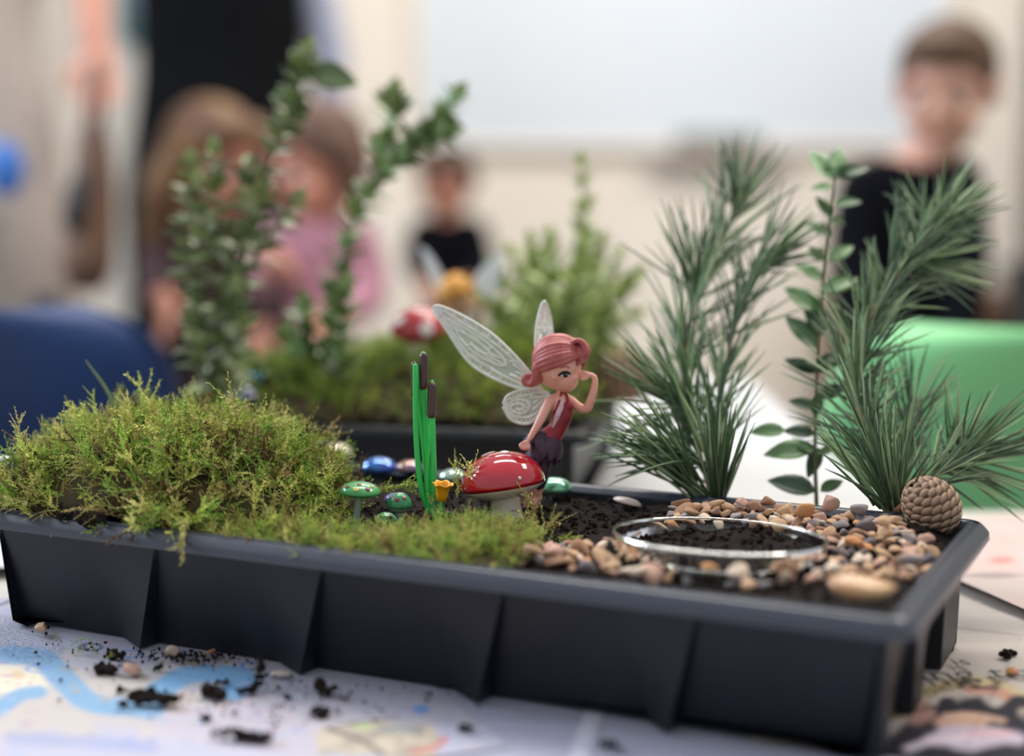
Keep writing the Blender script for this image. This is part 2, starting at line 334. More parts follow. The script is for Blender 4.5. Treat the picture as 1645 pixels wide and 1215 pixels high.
def paint_text(P, px, py):
    c = np.ones((len(P), 3))*np.array(lin('#b4b4c6')); ink = ((px > 330) & (py < 1160)).astype(float)*.55
    gut = stroke(px, py, [(960, 1130), (940, 1180), (925, 1230)], 14, 6); ink = ink*(1-gut); blend(c, gut*.6, '#eceaf3'); blend(c, stroke(px, py, [(975, 1140), (960, 1215)], 5, 4)*.5, '#a9a4a8')
    blend(c, blob(px, py, 676, 1141, 16, 8, .3, 1), '#7f9fd8')
    print_picture(c, px, py)
    for k in range(30): cx, cy = rng.uniform(700, 920), rng.uniform(1150, 1212); blend(c, np.clip(1.2-np.hypot((px-cx)/rng.uniform(6, 24), (py-cy)/3), 0, 1)*.35, '#a9a3b3')
    return c, ink
def paint_photo(P, px, py):
    c = np.ones((len(P), 3))*np.array(lin('#bdb4ac')); ink = ((px > 1448) & (py > 1078) & (py < 1098)).astype(float)*.0
    blend(c, stroke(px, py, [(1440, 1150), (1490, 1112), (1560, 1096), (1620, 1110), (1680, 1160)], 14, 8)*.7, '#c9b27e'); blend(c, stroke(px, py, [(1450, 1128), (1520, 1104), (1560, 1096)], 12, 8)*.8*np.clip(fbm(px/9, py/4, 3, 2)*2-.4, 0, 1), '#5d553d')
    blend(c, stroke(px, py, [(1560, 1108), (1600, 1112), (1640, 1130)], 12, 8)*.8, '#c88f7d'); blend(c, stroke(px, py, [(1565, 1104), (1600, 1107)], 5, 3)*.8, '#6b4a45')
    blend(c, blob(px, py, 1580, 1215, 200, 96, .12, 2), '#27262f'); blend(c, blob(px, py, 1475, 1145, 34, 22, .3, 4), '#a98478'); blend(c, stroke(px, py, [(1440, 1150), (1500, 1135)], 3, 2), '#5c463f')
    blend(c, blob(px, py, 1545, 1160, 60, 18, .25, 5), '#cfa893'); blend(c, blob(px, py, 1560, 1185, 90, 22, .25, 1), '#c9bccb'); blend(c, stroke(px, py, [(1490, 1190), (1560, 1180), (1620, 1178)], 7, 6)*.9, '#e2b3b6')
    blend(c, stroke(px, py, [(1460, 1203), (1500, 1190), (1560, 1186)], 9, 6)*.8, '#e9dde8'); blend(c, stroke(px, py, [(1520, 1150), (1570, 1150), (1610, 1158)], 7, 6)*.8, '#ddb59d'); return c, ink
def paint_plain(tint, ink_v=.5, pink=0):
    def f(P, px, py):
        c = np.ones((len(P), 3))*np.array(lin(tint)); n = fbm(px/70, py/18, 21, 3); ink = ink_v*np.clip(n*4-1.6, 0, 1)
        if pink:
            blend(c, np.clip(n*3-1.2, 0, 1)*.55, '#d6b3ab'); blend(c, blob(px, py, 1612, 900, 26, 7, .5, 2)*.7, '#cf7d72'); blend(c, blob(px, py, 1600, 925, 70, 5, .5, 3)*.6, '#8a7f7b')
        return c, ink
    return f
m_p1 = paper_mat('newsprint_map', '#ffffff', .5, 2.6); m_p2 = paper_mat('newsprint_text', '#ffffff', .35, 2.8); m_p3 = paper_mat('newsprint_picture', '#ffffff', .4, 2.8); m_p4 = paper_mat('newsprint_far', '#fffaf4', .9, 3.0)
s1 = sheet('newspaper_sheet', 'newspaper page with a pale map and blue rivers under the left end of the tray', (-.235, .745), .42, .36, .34, .0007, paint_map, m_p1, .0022, .001, seed=1)
s2 = sheet('newspaper_sheet', 'newspaper page of small text and a colour picture in front of the tray', (.02, .68), -.42, .40, .32, .0001, paint_text, m_p2, .0016, .0013, seed=2)
s3 = sheet('newspaper_sheet', 'newspaper page with a dark illustration beside the right front corner of the tray', (.315, .80), -.25, .34, .36, .0012, paint_photo, m_p3, .0025, seed=3)
s4 = sheet('newspaper_sheet', 'pinkish folded newspaper page at the right edge behind the tray corner', (.45, 1.00), .35, .40, .24, .0075, paint_plain('#c9b8b1', .25, 1), m_p4, .003, .003, seed=4)
s5 = sheet('newspaper_sheet', 'cream newspaper page lying behind the tray under the pine sprigs', (.14, 1.06), -.1, .34, .17, .0052, paint_plain('#d8cfc2', .15), m_p4, .003, .003, seed=5)
s6 = sheet('newspaper_sheet', 'pale newspaper page behind the moss end of the tray', (-.36, 1.05), .1, .5, .19, .0052, paint_plain('#cfccd6', .2), m_p4, .003, .003, seed=6)
m_ink = pm('printed_ink', '#2b2a2e', .8); m_teal = pm('teal_print', '#4fa79a', .7)
def text(body, size, p, ang, parent, name='headline'):
    cu = bpy.data.curves.new(name, 'FONT'); cu.body = body; cu.size = size; cu.extrude = .00002; tmp = bpy.data.objects.new(name, cu); COL.objects.link(tmp); cu.materials.append(m_ink); me = bpy.data.meshes.new_from_object(tmp.evaluated_get(bpy.context.evaluated_depsgraph_get())); bpy.data.objects.remove(tmp); o = bpy.data.objects.new(name, me); COL.objects.link(o)
    o.parent = parent; o.location = tuple(np.asarray(p)-ORG[parent.name]); o.rotation_euler = (0, 0, ang); return o
text('ging to', .026, at(1446, 1096, TB+.004)*np.array([1, 1, 0])+[0, 0, TB+.0042], .10, s3); text('Do is', .016, at(1456, 1072, TB+.004)*np.array([1, 1, 0])+[0, 0, TB+.0042], .10, s3)

# ------------------------------------------------------------------ seed trays
m_tray = pm('black_tray_plastic', '#161a23', .42, '#13161e', 30, spec=.4, bump=.05, bscale=900); m_rim = pm('black_rim_blue_sheen', '#262c3c', .33, spec=1.0, bump=.03, bscale=500)  # rim base colour lifted towards blue, painting in the window's sheen on black plastic
def rrect(l, wd, r, n=6):                                              # corner-rounded rectangle in (u, v), anticlockwise: front edge first
    return l, wd, r
def tray_meshes(l, wd, h, TF, front=(), right=(), soil=.0):
    # perimeter columns: piecewise between controls that may lean with height; every loop has the same column count
    r = .012
    def frontctl(z):                                                   # controls along the front edge, u from left (l-r) to right (r)
        q = 1-z/h; c = [l-r]
        for (ft, fb, dt, db) in front: c += [ft+(fb-ft)*q, dt+(db-dt)*q+.0004, dt+(db-dt)*q-.0012]
        return c+[r]
    def rightctl(z):
        q = 1-z/h; c = [r]
        for (a, b, c1_, d1) in right: c += [a, b, c1_, d1]
        return c+[wd-r]
    def loop(z, ins, wedge):
        P = []; q = max(0, 1-z/(h*.86))
        fc = frontctl(z); k = 0
        for i in range(len(fc)-1):
            n = 2 if len(front) and i % 3 == 1 else 10
            for t in np.linspace(0, 1, n, endpoint=False):
                u = fc[i]+(fc[i+1]-fc[i])*t; off = 0
                if wedge and len(front):
                    if i % 3 == 0: off = 0 if True else 0
                    ph = i % 3
                    if ph == 0 and i > 0: off = 0
                    if ph == 1: off = 0
                P.append((u, ins, 'f', i, t))
        for j in range(6): a = j/6*PI/2; P.append((r-(r-ins)*math.sin(a), r-(r-ins)*math.cos(a), 'c', 0, 0))
        rc = rightctl(z)
        for i in range(len(rc)-1):
            for t in np.linspace(0, 1, 8, endpoint=False): P.append((ins, rc[i]+(rc[i+1]-rc[i])*t, 'r', i, t))
        for j in range(6): a = j/6*PI/2; P.append((r-(r-ins)*math.cos(a), wd-r+(r-ins)*math.sin(a), 'c', 0, 0))
        for t in np.linspace(0, 1, 24, endpoint=False): P.append((r+(l-2*r)*t, wd-ins, 'b', 0, t))
        for j in range(6): a = j/6*PI/2; P.append((l-r+(r-ins)*math.sin(a), wd-r+(r-ins)*math.cos(a), 'c', 0, 0))
        for t in np.linspace(0, 1, 14, endpoint=False): P.append((l-ins, wd-r+(2*r-wd)*t, 'l', 0, t))
        for j in range(6): a = j/6*PI/2; P.append((l-r+(r-ins)*math.cos(a), r-(r-ins)*math.sin(a), 'c', 0, 0))
        V = []
        cz = lambda u, v: .006*q**3*math.exp(-min(abs(u), abs(l-u))/.02)*math.exp(-min(abs(v), abs(wd-v))/.03) if wedge else 0
        for (u, v, s, i, t) in P:
            u0_, v0_ = u, v
            if wedge and s == 'f' and len(front):
                pr = .0120*q+.0008; ph = i % 3
                off = pr*t if ph == 1 else (pr*(1-t) if ph == 2 else 0)
                v = v-off
            if wedge and s == 'r' and len(right):
                pr = .006*q+.001; ph = i % 4
                off = {0: pr, 1: pr*(1-t), 2: 0, 3: pr*t}[ph] if i < 4*len(right) else pr
                u = u-off
            V.append(TF(u, v, z+cz(u0_, v0_)))
        return V
    def skin(loops, close=False):
        n = len(loops[0]); V = np.vstack(loops); F = [(i*n+j, i*n+(j+1) % n, (i+1)*n+(j+1) % n, (i+1)*n+j) for i in range(len(loops)-1) for j in range(n)]
        if close: F += [((len(loops)-1)*n+j, (len(loops)-1)*n+(j+1) % n, (j+1) % n, j) for j in range(n)]
        return V, F
    wt = h-.0085; outer = [loop(z, .0105+(1-z/h)*.0085, True) for z in np.linspace(wt, TB+.0022, 16)]
    inner = [loop(z, .0125+(1-z/h)*.0085, False) for z in (TB+.005, h*.4, h-.004)]
    V, F = skin(outer+[loop(TB+.0022, .03, False), loop(TB+.005, .03, False)]+inner)
    n = len(outer[0]); k = len(outer)*n; F.append(tuple(range(k, k+n))[::-1]); F.append(tuple(range(k+n, k+2*n)))
    body = (V, F)
    prof = [(.0125, h-.0035), (.0098, h-.0006), (.0088, h), (.0072, h), (.0062, h-.0013), (.0045, h-.0013), (.0040, h-.0003), (.0030, h-.0006), (.0018, h-.0016), (.0006, h-.0028), (-.0006, h-.0042), (-.0014, h-.0054), (-.0017, h-.0088), (-.0002, h-.0090), (.0006, h-.0058), (.0028, h-.0036), (.0095, h-.0045), (.0105, h-.0088), (.0128, h-.0085)]
    rim = skin([loop(z, o_, False) for o_, z in prof], True)
    return body, rim
def u_at(px, z, v=.012):                                               # tray u where the front wall shows at that pixel column
    us = np.linspace(-.02, L+.05, 3000); x, _ = proj(np.stack([T(u, v, z) for u in us])); return us[np.argmin(np.abs(x-px))]
fl = [((148, 189), (255, 232)), ((396, 439), (525, 490)), ((682, 720), (818, 775)), ((977, 1031), (1130, 1080))]
front = [(u_at(a, .05), u_at(b, TB+.003, .017), u_at(c, .05), u_at(d, TB+.003, .008)) for (a, b), (c, d) in fl]
right = [(.024, .030, .078, .0785), (.10, .106, .15, .1505)]
tr = thing('seed_tray', 'long black plastic seed tray in front, planted with moss, gravel and pine sprigs', 'tray', T(L/2, W/2, .0))
body, rim = tray_meshes(L, W, H, T, front, right)
# loops run left to right along the front: make the wedge grow towards the step on its right
obj('tray_body', body, m_tray, tr, True); obj('tray_rim', rim, m_rim, tr, True)
T2O = np.array([.052, 1.05]); L2, W2, H2 = .31, .37, .06
def T2(u, v, z): a = -.16; r = T2O+np.array([-math.cos(a), -math.sin(a)])*u+np.array([-math.sin(a), math.cos(a)])*v; return np.array([r[0], r[1], z+.0085])
t2 = thing('seed_tray', 'second black seed tray farther back, full of moss and leafy sprigs', 'tray', T2(L2/2, W2/2, -.0085))
body, rim = tray_meshes(L2, W2, H2, T2); obj('tray_body', body, m_tray, t2); obj('tray_rim', rim, pm('matt_black_rim', '#13151a', .45, spec=.35), t2)
for o in (tr, t2):
    for c in o.children:
        md = c.modifiers.new('e', 'EDGE_SPLIT'); md.split_angle = math.radians(38)

# ------------------------------------------------------------------ potting soil
m_soil = pm('potting_soil', '#150f0d', .95, '#211713', 160, spec=.2, bump=.6, bscale=700); m_crumb = pm('soil_crumb', '#1a1310', .95, '#2b1f19', 300, spec=.2)
def gravel_w(u, v):                                                    # 1 where gravel is heaped
    return 1/(1+np.exp(-(np.minimum(np.minimum(.186-u, 9), v-.10))/.006))
def soil_z(u, v):
    z = .0535+.0035*(fbm(u*60, v*60, 3, 3)-.5)+.002*(fbm(u*220, v*220, 5, 2)-.5)
    back = np.clip((v-.12)/.07, 0, 1); z = z+.006*np.clip((.19-u)/.03, 0, 1)*back*np.clip((u+.0)/.02, .2, 1)
    z = z-.002*np.clip((.205-v)/.1, 0, 1)*0
    d = np.minimum(np.minimum(u, L-u), np.minimum(v, W-v)); return np.minimum(z, .050+np.clip(d-.013, 0, 1)*.55)
def soil_obj(name, label, TF, l, wd, zf, inset=.0135, n=(230, 96)):
    us = np.linspace(inset, l-inset, n[0]); vs_ = np.linspace(inset, wd-inset, n[1]); U, V = np.meshgrid(us, vs_); Z = zf(U.ravel(), V.ravel())
    P = np.stack([TF(u, v, z) for u, v, z in zip(U.ravel(), V.ravel(), Z)]); idx = np.arange(U.size).reshape(n[1], n[0])
    F = np.stack([idx[:-1, :-1], idx[1:, :-1], idx[1:, 1:], idx[:-1, 1:]], -1).reshape(-1, 4)
    o = obj(name, (P, F), m_soil); return tag(o, label, 'soil', kind='stuff')
so = soil_obj('potting_soil', 'dark brown potting soil filling the front tray', T, L, W, soil_z)
mb = MB()
for k in range(2600):
    u, v = rng.uniform(.02, .33), rng.uniform(.016, W-.016)
    if u > .24 and v < .1: continue
    s = rng.uniform(.0005, .0019)*(1.6 if rng.random() < .06 else 1); V, F = ICO1; Q = V*rng.uniform(.6, 1.2, (len(V), 1))*s*rng.uniform(.6, 1.3, 3); mb.add(Q@rot((1, .3, .2), rng.uniform(0, 6)).T+T(u, v, soil_z(np.array([u]), np.array([v]))[0]+s*.4), F)
obj('crumbs', mb.get(), m_crumb, so, False, None); so.children[0]['kind'] = 'stuff'
so2 = soil_obj('potting_soil', 'dark soil under the moss of the second tray', T2, L2, W2, lambda u, v: .052+.004*fbm(u*50, v*50, 4, 3), n=(50, 60))

# ------------------------------------------------------------------ moss
m_moss = pm('moss_green', '#ffffff', .7, attr='tint', spec=.25); mt = m_moss.node_tree
m_mbase = pm('moss_mat', '#3a3a1b', .95, '#4a3a22', 120, bump=.6, bscale=600)
def sprig_template(seed):
    r = np.random.default_rng(seed); Vs = []; Fs = []; Ts = []; n = 0
    def add(V, F, t):
        nonlocal n
        Vs.append(np.asarray(V)); Fs.extend([[i+n for i in f] for f in F]); Ts.extend(list(t)); n += len(V)
    def branch(P, rad, ll, dens):
        k = len(P); V, F = tube(P, np.linspace(rad, rad*.4, k), 3, False); add(V, [f for q in F for f in ((q[0], q[1], q[2]), (q[0], q[2], q[3]))], np.repeat(np.linspace(.1, .7, k), 3))
        m = int(dens); Q = cr(P, m)
        for i in range(1, m):
            t = nrm(Q[i]-Q[i-1]); a = i*2.4+r.uniform(-.5, .5); sd = nrm(np.cross(t, [.3, .5, 1])); sd = rot(t, a)@sd; d = nrm(t*.75+sd*.8); l_ = ll*(1-.45*i/m)*r.uniform(.7, 1.2); wv = nrm(np.cross(d, t))*l_*.25
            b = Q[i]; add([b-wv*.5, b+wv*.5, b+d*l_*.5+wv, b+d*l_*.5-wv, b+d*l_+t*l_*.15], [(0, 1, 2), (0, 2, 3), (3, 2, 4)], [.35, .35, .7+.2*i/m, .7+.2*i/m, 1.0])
    bx, by = r.uniform(-.35, .35, 2); ax = cr([(0, 0, 0), (bx*.25, by*.25, .38), (bx*.8, by*.8, .74), (bx*1.6, by*1.6, .98)], 8)
    branch(ax, .017, .115, 40)
    for k in range(r.integers(4, 9)):
        i = r.integers(2, 6); t = nrm(ax[i+1]-ax[i]); a = r.uniform(0, 6.28); sd = rot(t, a)@nrm(np.cross(t, [.2, 1, .3])); l_ = r.uniform(.2, .42)
        branch(cr([ax[i], ax[i]+(t*.6+sd*.7)*l_*.5, ax[i]+(t*.9+sd*.9)*l_], 4), .012, .080, 15)
    return np.vstack(Vs), np.array(Fs), np.array(Ts)
SPR = [sprig_template(k) for k in range(9)]
GREENS = np.array([lin(h) for h in ('#b9c862', '#a4ba50', '#cfd273', '#8fae4c', '#d8d284', '#b9b565', '#a2c456', '#b3a468')])
def moss_sprigs(pts, nrmls, lens, lean=.8, dry=.12, seed=0, green=GREENS):
    r = np.random.default_rng(seed); VV = []; FF = []; CC = []; n = 0
    for p, nn, l_ in zip(pts, nrmls, lens):
        V, F, t = SPR[r.integers(len(SPR))]; ang = r.uniform(0, 6.28); d = nrm(nn+lean*np.array([math.cos(ang), math.sin(ang), r.uniform(-.5, .55)]))
        R = np.array(Vector(d.tolist()).to_track_quat('Z', 'Y').to_matrix())@rot((0, 0, 1), r.uniform(0, 6.28)); VV.append(V@R.T*l_+p); FF.append(F+n); n += len(V)
        c = green[r.integers(len(green))]*r.uniform(.7, 1.2)
        if r.random() < dry: c = np.array(lin('#6e5432'))*r.uniform(.6, 1.2)
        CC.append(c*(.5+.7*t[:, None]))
    return np.vstack(VV), np.vstack(FF), np.vstack(CC)
def moss(name, label, TF, hf, region, count, lens, seed, parts=(), lean=.8, dry=.12, res=.004, green=GREENS, extra=None):
    r = np.random.default_rng(seed); (u0, u1), (v0, v1) = region; nu, nv = int((u1-u0)/res), int((v1-v0)/res)
    U, V = np.meshgrid(np.linspace(u0, u1, nu), np.linspace(v0, v1, nv)); Z, M = hf(U.ravel(), V.ravel())
    P = np.stack([TF(u, v, z) for u, v, z in zip(U.ravel(), V.ravel(), Z)]); idx = np.arange(U.size).reshape(nv, nu)
    F = np.stack([idx[:-1, :-1], idx[1:, :-1], idx[1:, 1:], idx[:-1, 1:]], -1).reshape(-1, 4); F = F[(M[F] > .05).all(1)]
    base = obj(name, (P, F), m_mbase); tag(base, label, 'moss', kind='stuff')
    us = r.uniform(u0, u1, count*4); vv = r.uniform(v0, v1, count*4); z, m = hf(us, vv); k = np.nonzero(r.random(len(us)) < m)[0][:count]; us, vv, z = us[k], vv[k], z[k]
    e = .002; gu = (hf(us+e, vv)[0]-z)/e; gv = (hf(us, vv+e)[0]-z)/e; pts = np.stack([TF(a, b, c-.002) for a, b, c in zip(us, vv, z)])
    eu, ev = TF(1, 0, 0)-TF(0, 0, 0), TF(0, 1, 0)-TF(0, 0, 0); N = np.array([0, 0, 1.0])-gu[:, None]*eu-gv[:, None]*ev; N /= np.linalg.norm(N, axis=1)[:, None]
    ln = r.uniform(lens[0], lens[1], len(us))*np.where(r.random(len(us)) < .06, 1.5, 1)
    if extra is not None:
        ep, en, el = extra; pts = np.vstack([pts, ep]); N = np.vstack([N, en]); ln = np.concatenate([ln, el])
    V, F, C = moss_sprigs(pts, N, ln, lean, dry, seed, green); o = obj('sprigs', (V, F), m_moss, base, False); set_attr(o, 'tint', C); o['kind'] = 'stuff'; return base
def hill(u, v, cu, cv, ru, rv, h, p=2): d = (np.abs((u-cu)/ru)**p+np.abs((v-cv)/rv)**p); return h*np.clip(1-d, 0, 1)**.6
def mound(u, v):
    n = fbm(u*42, v*42, 31, 3); d = np.maximum(np.maximum(hill(u, v, .440, .085, .105, .078, .039), hill(u, v, .490, .07, .05, .07, .026)), hill(u, v, .402, .060, .040, .055, .019))
    z = .0550+d*(.66+.68*n)
    m = np.clip((d-.0015)/.004, 0, 1)*np.clip((v-.004)/.004, 0, 1)*np.clip((L-.003-u)/.004, 0, 1); q = np.clip((fbm(u*75, v*75, 33, 2)-.30)/.1, .15, 1)
    q = q*np.where((np.abs(u-.440) < .020) & (v < .026), .12, 1)*np.where((np.abs(u-.474) < .016) & (np.abs(v-.036) < .007), .15, 1); return z, np.maximum(m*q, np.minimum(m, .055))
def low(u, v):
    n = fbm(u*60, v*60, 41, 3); d = np.maximum(np.maximum(hill(u, v, .285, .042, .10, .038, .0048), hill(u, v, .345, .050, .05, .045, .0045)), hill(u, v, .236, .055, .034, .045, .0085))
    z = .0540+d*(.5+1.0*n); return z, np.where((u > .285) & (v > .04), .35, 1)*np.where((u > .24) & (v > .055), .3, 1)*np.clip((d-.001)/.003, 0, 1)*np.clip((v-.006)/.004, 0, 1)
def sprig_list(L_):                                                   # hand-placed sprigs: root, tip
    a = [(np.asarray(p), np.asarray(q)) for p, q in L_]; return (np.array([p for p, q in a]), np.array([nrm(q-p)*3 for p, q in a]), np.array([np.linalg.norm(q-p) for p, q in a]))
ex1 = sprig_list([(D(232, 668, .90), D(202, 618, .90)), (D(160, 680, .89), D(155, 628, .89)), (D(285, 675, .9), D(262, 634, .9)), (D(112, 690, .88), D(104, 652, .88)), (D(40, 720, .87), D(-5, 685, .86)), (D(60, 745, .86), D(0, 705, .85)), (D(320, 690, .89), D(335, 648, .89)), (D(440, 735, .87), D(455, 680, .87)), (D(470, 740, .87), D(500, 683, .87)), (D(75, 705, .88), D(55, 678, .88)), (D(190, 665, .89), D(178, 640, .89)), (D(400, 700, .89), D(412, 668, .89))])
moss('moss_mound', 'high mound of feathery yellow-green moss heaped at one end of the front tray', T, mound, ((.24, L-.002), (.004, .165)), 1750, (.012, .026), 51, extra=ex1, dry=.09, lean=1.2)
ex2 = sprig_list([(D(590, 800, .87), D(672, 770, .87)), (D(575, 785, .87), D(578, 728, .87)), (D(600, 790, .87), D(655, 752, .88)), (D(735, 800, .87), D(722, 740, .87)), (D(745, 790, .87), D(800, 757, .855)), (D(730, 790, .87), D(762, 748, .87)), (D(850, 880, .82), D(866, 775, .84)), (D(868, 870, .82), D(890, 800, .84)), (D(862, 905, .81), D(895, 830, .82)), (D(868, 880, .82), D(880, 858, .80)), (D(628, 885, .83), D(628, 922, .825)), (D(820, 880, .81), D(845, 915, .80)), (D(700, 850, .86), D(668, 800, .86)), (D(745, 868, .81), D(770, 832, .815)), (D(770, 872, .80), D(752, 838, .80)), (D(800, 875, .80), D(822, 838, .80)), (D(835, 880, .80), D(815, 846, .80)), (D(655, 862, .82), D(640, 830, .82)), (D(560, 850, .84), D(530, 822, .84)), (D(780, 880, .79), D(740, 868, .785)), (D(850, 885, .80), D(880, 905, .79)), (D(720, 870, .81), D(700, 905, .80)), (D(600, 856, .83), D(612, 830, .83)), (D(850, 880, .81), D(846, 820, .82))])
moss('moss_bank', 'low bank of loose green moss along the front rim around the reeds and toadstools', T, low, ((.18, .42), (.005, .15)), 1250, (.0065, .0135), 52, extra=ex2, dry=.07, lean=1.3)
GR2 = np.array([lin(h) for h in ('#9fb34e', '#8fa445', '#afba56', '#7f9a42')])
def mound2(u, v):
    d = np.maximum(hill(u, v, .11, .15, .13, .14, .044), hill(u, v, .06, .10, .055, .09, .032)); d = np.maximum(d, hill(u, v, .22, .13, .10, .12, .026)); z = .056+d*(.8+.4*fbm(u*40, v*40, 61, 3)); return z, np.clip((d-.001)/.004, 0, 1)
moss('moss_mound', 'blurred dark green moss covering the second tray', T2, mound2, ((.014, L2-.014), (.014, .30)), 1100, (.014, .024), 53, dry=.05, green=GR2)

# ------------------------------------------------------------------ gravel: every pebble a thing of its own
PCOL = {'tan': ('#c79d78', '#dab892'), 'pinkish': ('#c5958073'[:7], '#d8b3a1'), 'grey': ('#948a88', '#aaa09e'), 'brown': ('#9a7056', '#b58d70'), 'cream': ('#d9c0a6', '#e6d2bd'), 'orange': ('#c98752', '#d9a273'), 'dark grey': ('#6a6161', '#7d7575')}
PM = {k: pm('pebble_'+k.replace(' ', '_'), a, .7, b, 90, spec=.3, bump=.35, bscale=500) for k, (a, b) in PCOL.items()}
PSH = []
for k in range(16):
    r_ = np.random.default_rng(300+k); rnd = k % 3 == 0; fl_ = (k//2) % 3
    PSH.append((chisel(ICO3, 16 if rnd else 10, 7 if rnd else 18, 300+k, (1, (.85, .62, .82)[fl_], (.45, .58, .75)[fl_])), ('flat', 'long', 'blocky')[fl_]+(' rounded' if rnd else ' angular')))
PME = {}
def pebble(p, s, col, shape, R, label, group='gravel pebbles in the front tray'):
    key = (shape, col)
    if key not in PME: PME[key] = mesh('pebble', PSH[shape][0][0], PSH[shape][0][1], PM[col])
    o = inst('pebble', PME[key], M4(R, p, s)); ORG[o.name] = np.asarray(p); return tag(o, label, 'pebble', group)
def in_poly(x, y, poly):
    c = False; j = len(poly)-1
    for i in range(len(poly)):
        (xi, yi), (xj, yj) = poly[i], poly[j]
        if (yi > y) != (yj > y) and x < (xj-xi)*(y-yi)/(yj-yi)+xi: c = not c
        j = i
    return c
dish_c = at(1155, 874, .060); DISH_R = .0535
heap = [toUV(at(*q, .057)) for q in ((1082, 822), (1200, 812), (1330, 815), (1425, 842), (1512, 884), (1478, 925), (1390, 915), (1250, 935), (1060, 925), (930, 908), (835, 888), (850, 870), (960, 865), (1060, 850))]
heap = [(float(u), float(min(v, W-.016))) for u, v in heap]
zone_words = lambda u, v, d: 'beside the glass dish' if d < DISH_R+.012 else ('at the back of the gravel under the pine sprigs' if v > .165 else ('by the pine cone end of the gravel' if u < .05 else ('along the front rim' if v < .075 else ('in the gravel patch next to the moss' if u > .17 else 'in the middle of the gravel bed'))))
LMK = [('dish', at(1155, 900, .06)), ('rear of the dish', at(1160, 838, .06)), ('pine cone', at(1490, 850, .06)), ('smooth stone', at(1374, 962, .06)), ('thick pine', at(1430, 838, .06)), ('bushy pine', at(1150, 815, .06)), ('leafy sprig', at(1312, 822, .06)), ('moss bank', at(850, 880, .06)), ('front rim', at(1120, 945, .06)), ('side rim', at(1520, 900, .06)), ('bare soil', at(1000, 850, .06)), ('flat orange stone', at(1368, 868, .06)), ('smooth grey pebble', at(1378, 820, .06)), ('upright orange pebble', at(1293, 826, .06)), ('long cream pebble', at(1022, 917, .06))]
def between_words(p): q = sorted(LMK, key=lambda l: np.hypot(l[1][0]-p[0], l[1][1]-p[1]))[:2]; return f"between the {q[0][0]} and the {q[1][0]}"
used = set(); cnt = 0; placed = []; r_ = np.random.default_rng(77); tries = 0
names_c = ['tan', 'pinkish', 'grey', 'brown', 'cream', 'orange', 'dark grey']; pc = [.31, .25, .14, .14, .09, .03, .04]
special = {}
while cnt < 272 and tries < 60000:
    tries += 1; u, v = r_.uniform(.012, .235), r_.uniform(.035, W-.015)
    if not in_poly(u, v, heap): continue
    p = T(u, v, 0); dd = np.hypot(p[0]-dish_c[0], p[1]-dish_c[1]); sparse = v < .085
    s = r_.choice([.0036, .0046, .0058, .0070], p=[.2, .36, .30, .14])*r_.uniform(.9, 1.15)
    if dd < DISH_R+s*.8: continue
    if sparse and r_.random() < .55: continue
    k_ = .88 if (v > .15 and u < .17) else 1.02
    if any((p[0]-q[0])**2+(p[1]-q[1])**2 < (k_*(s+q[3]))**2*.54 for q in placed): continue
    z = soil_z(np.array([u]), np.array([v]))[0]+s*.45; placed.append((p[0], p[1], z, s)); col = r_.choice(names_c, p=pc); sh = r_.integers(16)
    R = rot((0, 0, 1), r_.uniform(0, 6.28))@rot((1, 0, 0), r_.normal()*.35)@rot((0, 1, 0), r_.normal()*.3)
    size = 'tiny' if s < .0041 else ('small' if s < .0053 else ('medium' if s < .0064 else 'large')); lab = f"{size} {col} {PSH[sh][1]} pebble {between_words(p)}"; q_ = 0
    while lab in used and q_ < 60: q_ += 1; col = r_.choice(names_c, p=pc); sh = r_.integers(16); lab = f"{size} {col} {PSH[sh][1]} pebble {between_words(p)}"
    used.add(lab)
    if len(lab.split()) > 16: lab = lab.replace(' angular', '').replace(' rounded', '')
    pebble((p[0], p[1], z), s, col, sh, R, lab); cnt += 1
for n_, (px, py, s, col, sh, lab) in enumerate([(1293, 822, .0060, 'orange', 3, 'upright orange pebble at the back of the gravel heap'), (1336, 806, .0066, 'pinkish', 4, 'large pinkish pebble topping the back of the gravel heap'), (1378, 816, .0068, 'grey', 6, 'large smooth grey pebble at the back of the gravel heap'),
        (1368, 868, .0075, 'orange', 7, 'large flat orange stone right beside the glass dish'), (1108, 822, .0056, 'brown', 1, 'orange-brown pebble at the corner of the gravel by the soil'), (1465, 900, .0066, 'grey', 8, 'large grey stone at the gravel edge by the tray side'), (1450, 925, .0064, 'brown', 2, 'brown stone behind the big smooth tan stone'),
        (1232, 804, .005, 'brown', 5, 'brown pebble on the back edge of the gravel heap'), (1190, 806, .005, 'pinkish', 10, 'pinkish pebble on the back edge of the gravel near the pine'), (1150, 808, .0052, 'tan', 12, 'tan pebble heaped under the dark pine needles'), (1420, 836, .005, 'tan', 9, 'tan pebble at the foot of the pine cone')]):
    p = at(px, py, .066 if py < 850 else .061); u, v = toUV(p)
    if v > W-.02: p = np.append((p[:2]-B2*(v-(W-.021))), p[2])
    pebble(p, s, col, sh, rot((0, 0, 1), n_*1.3)@rot((1, 0, 0), PI/2*(n_ == 0)+.3*math.sin(n_)), lab)
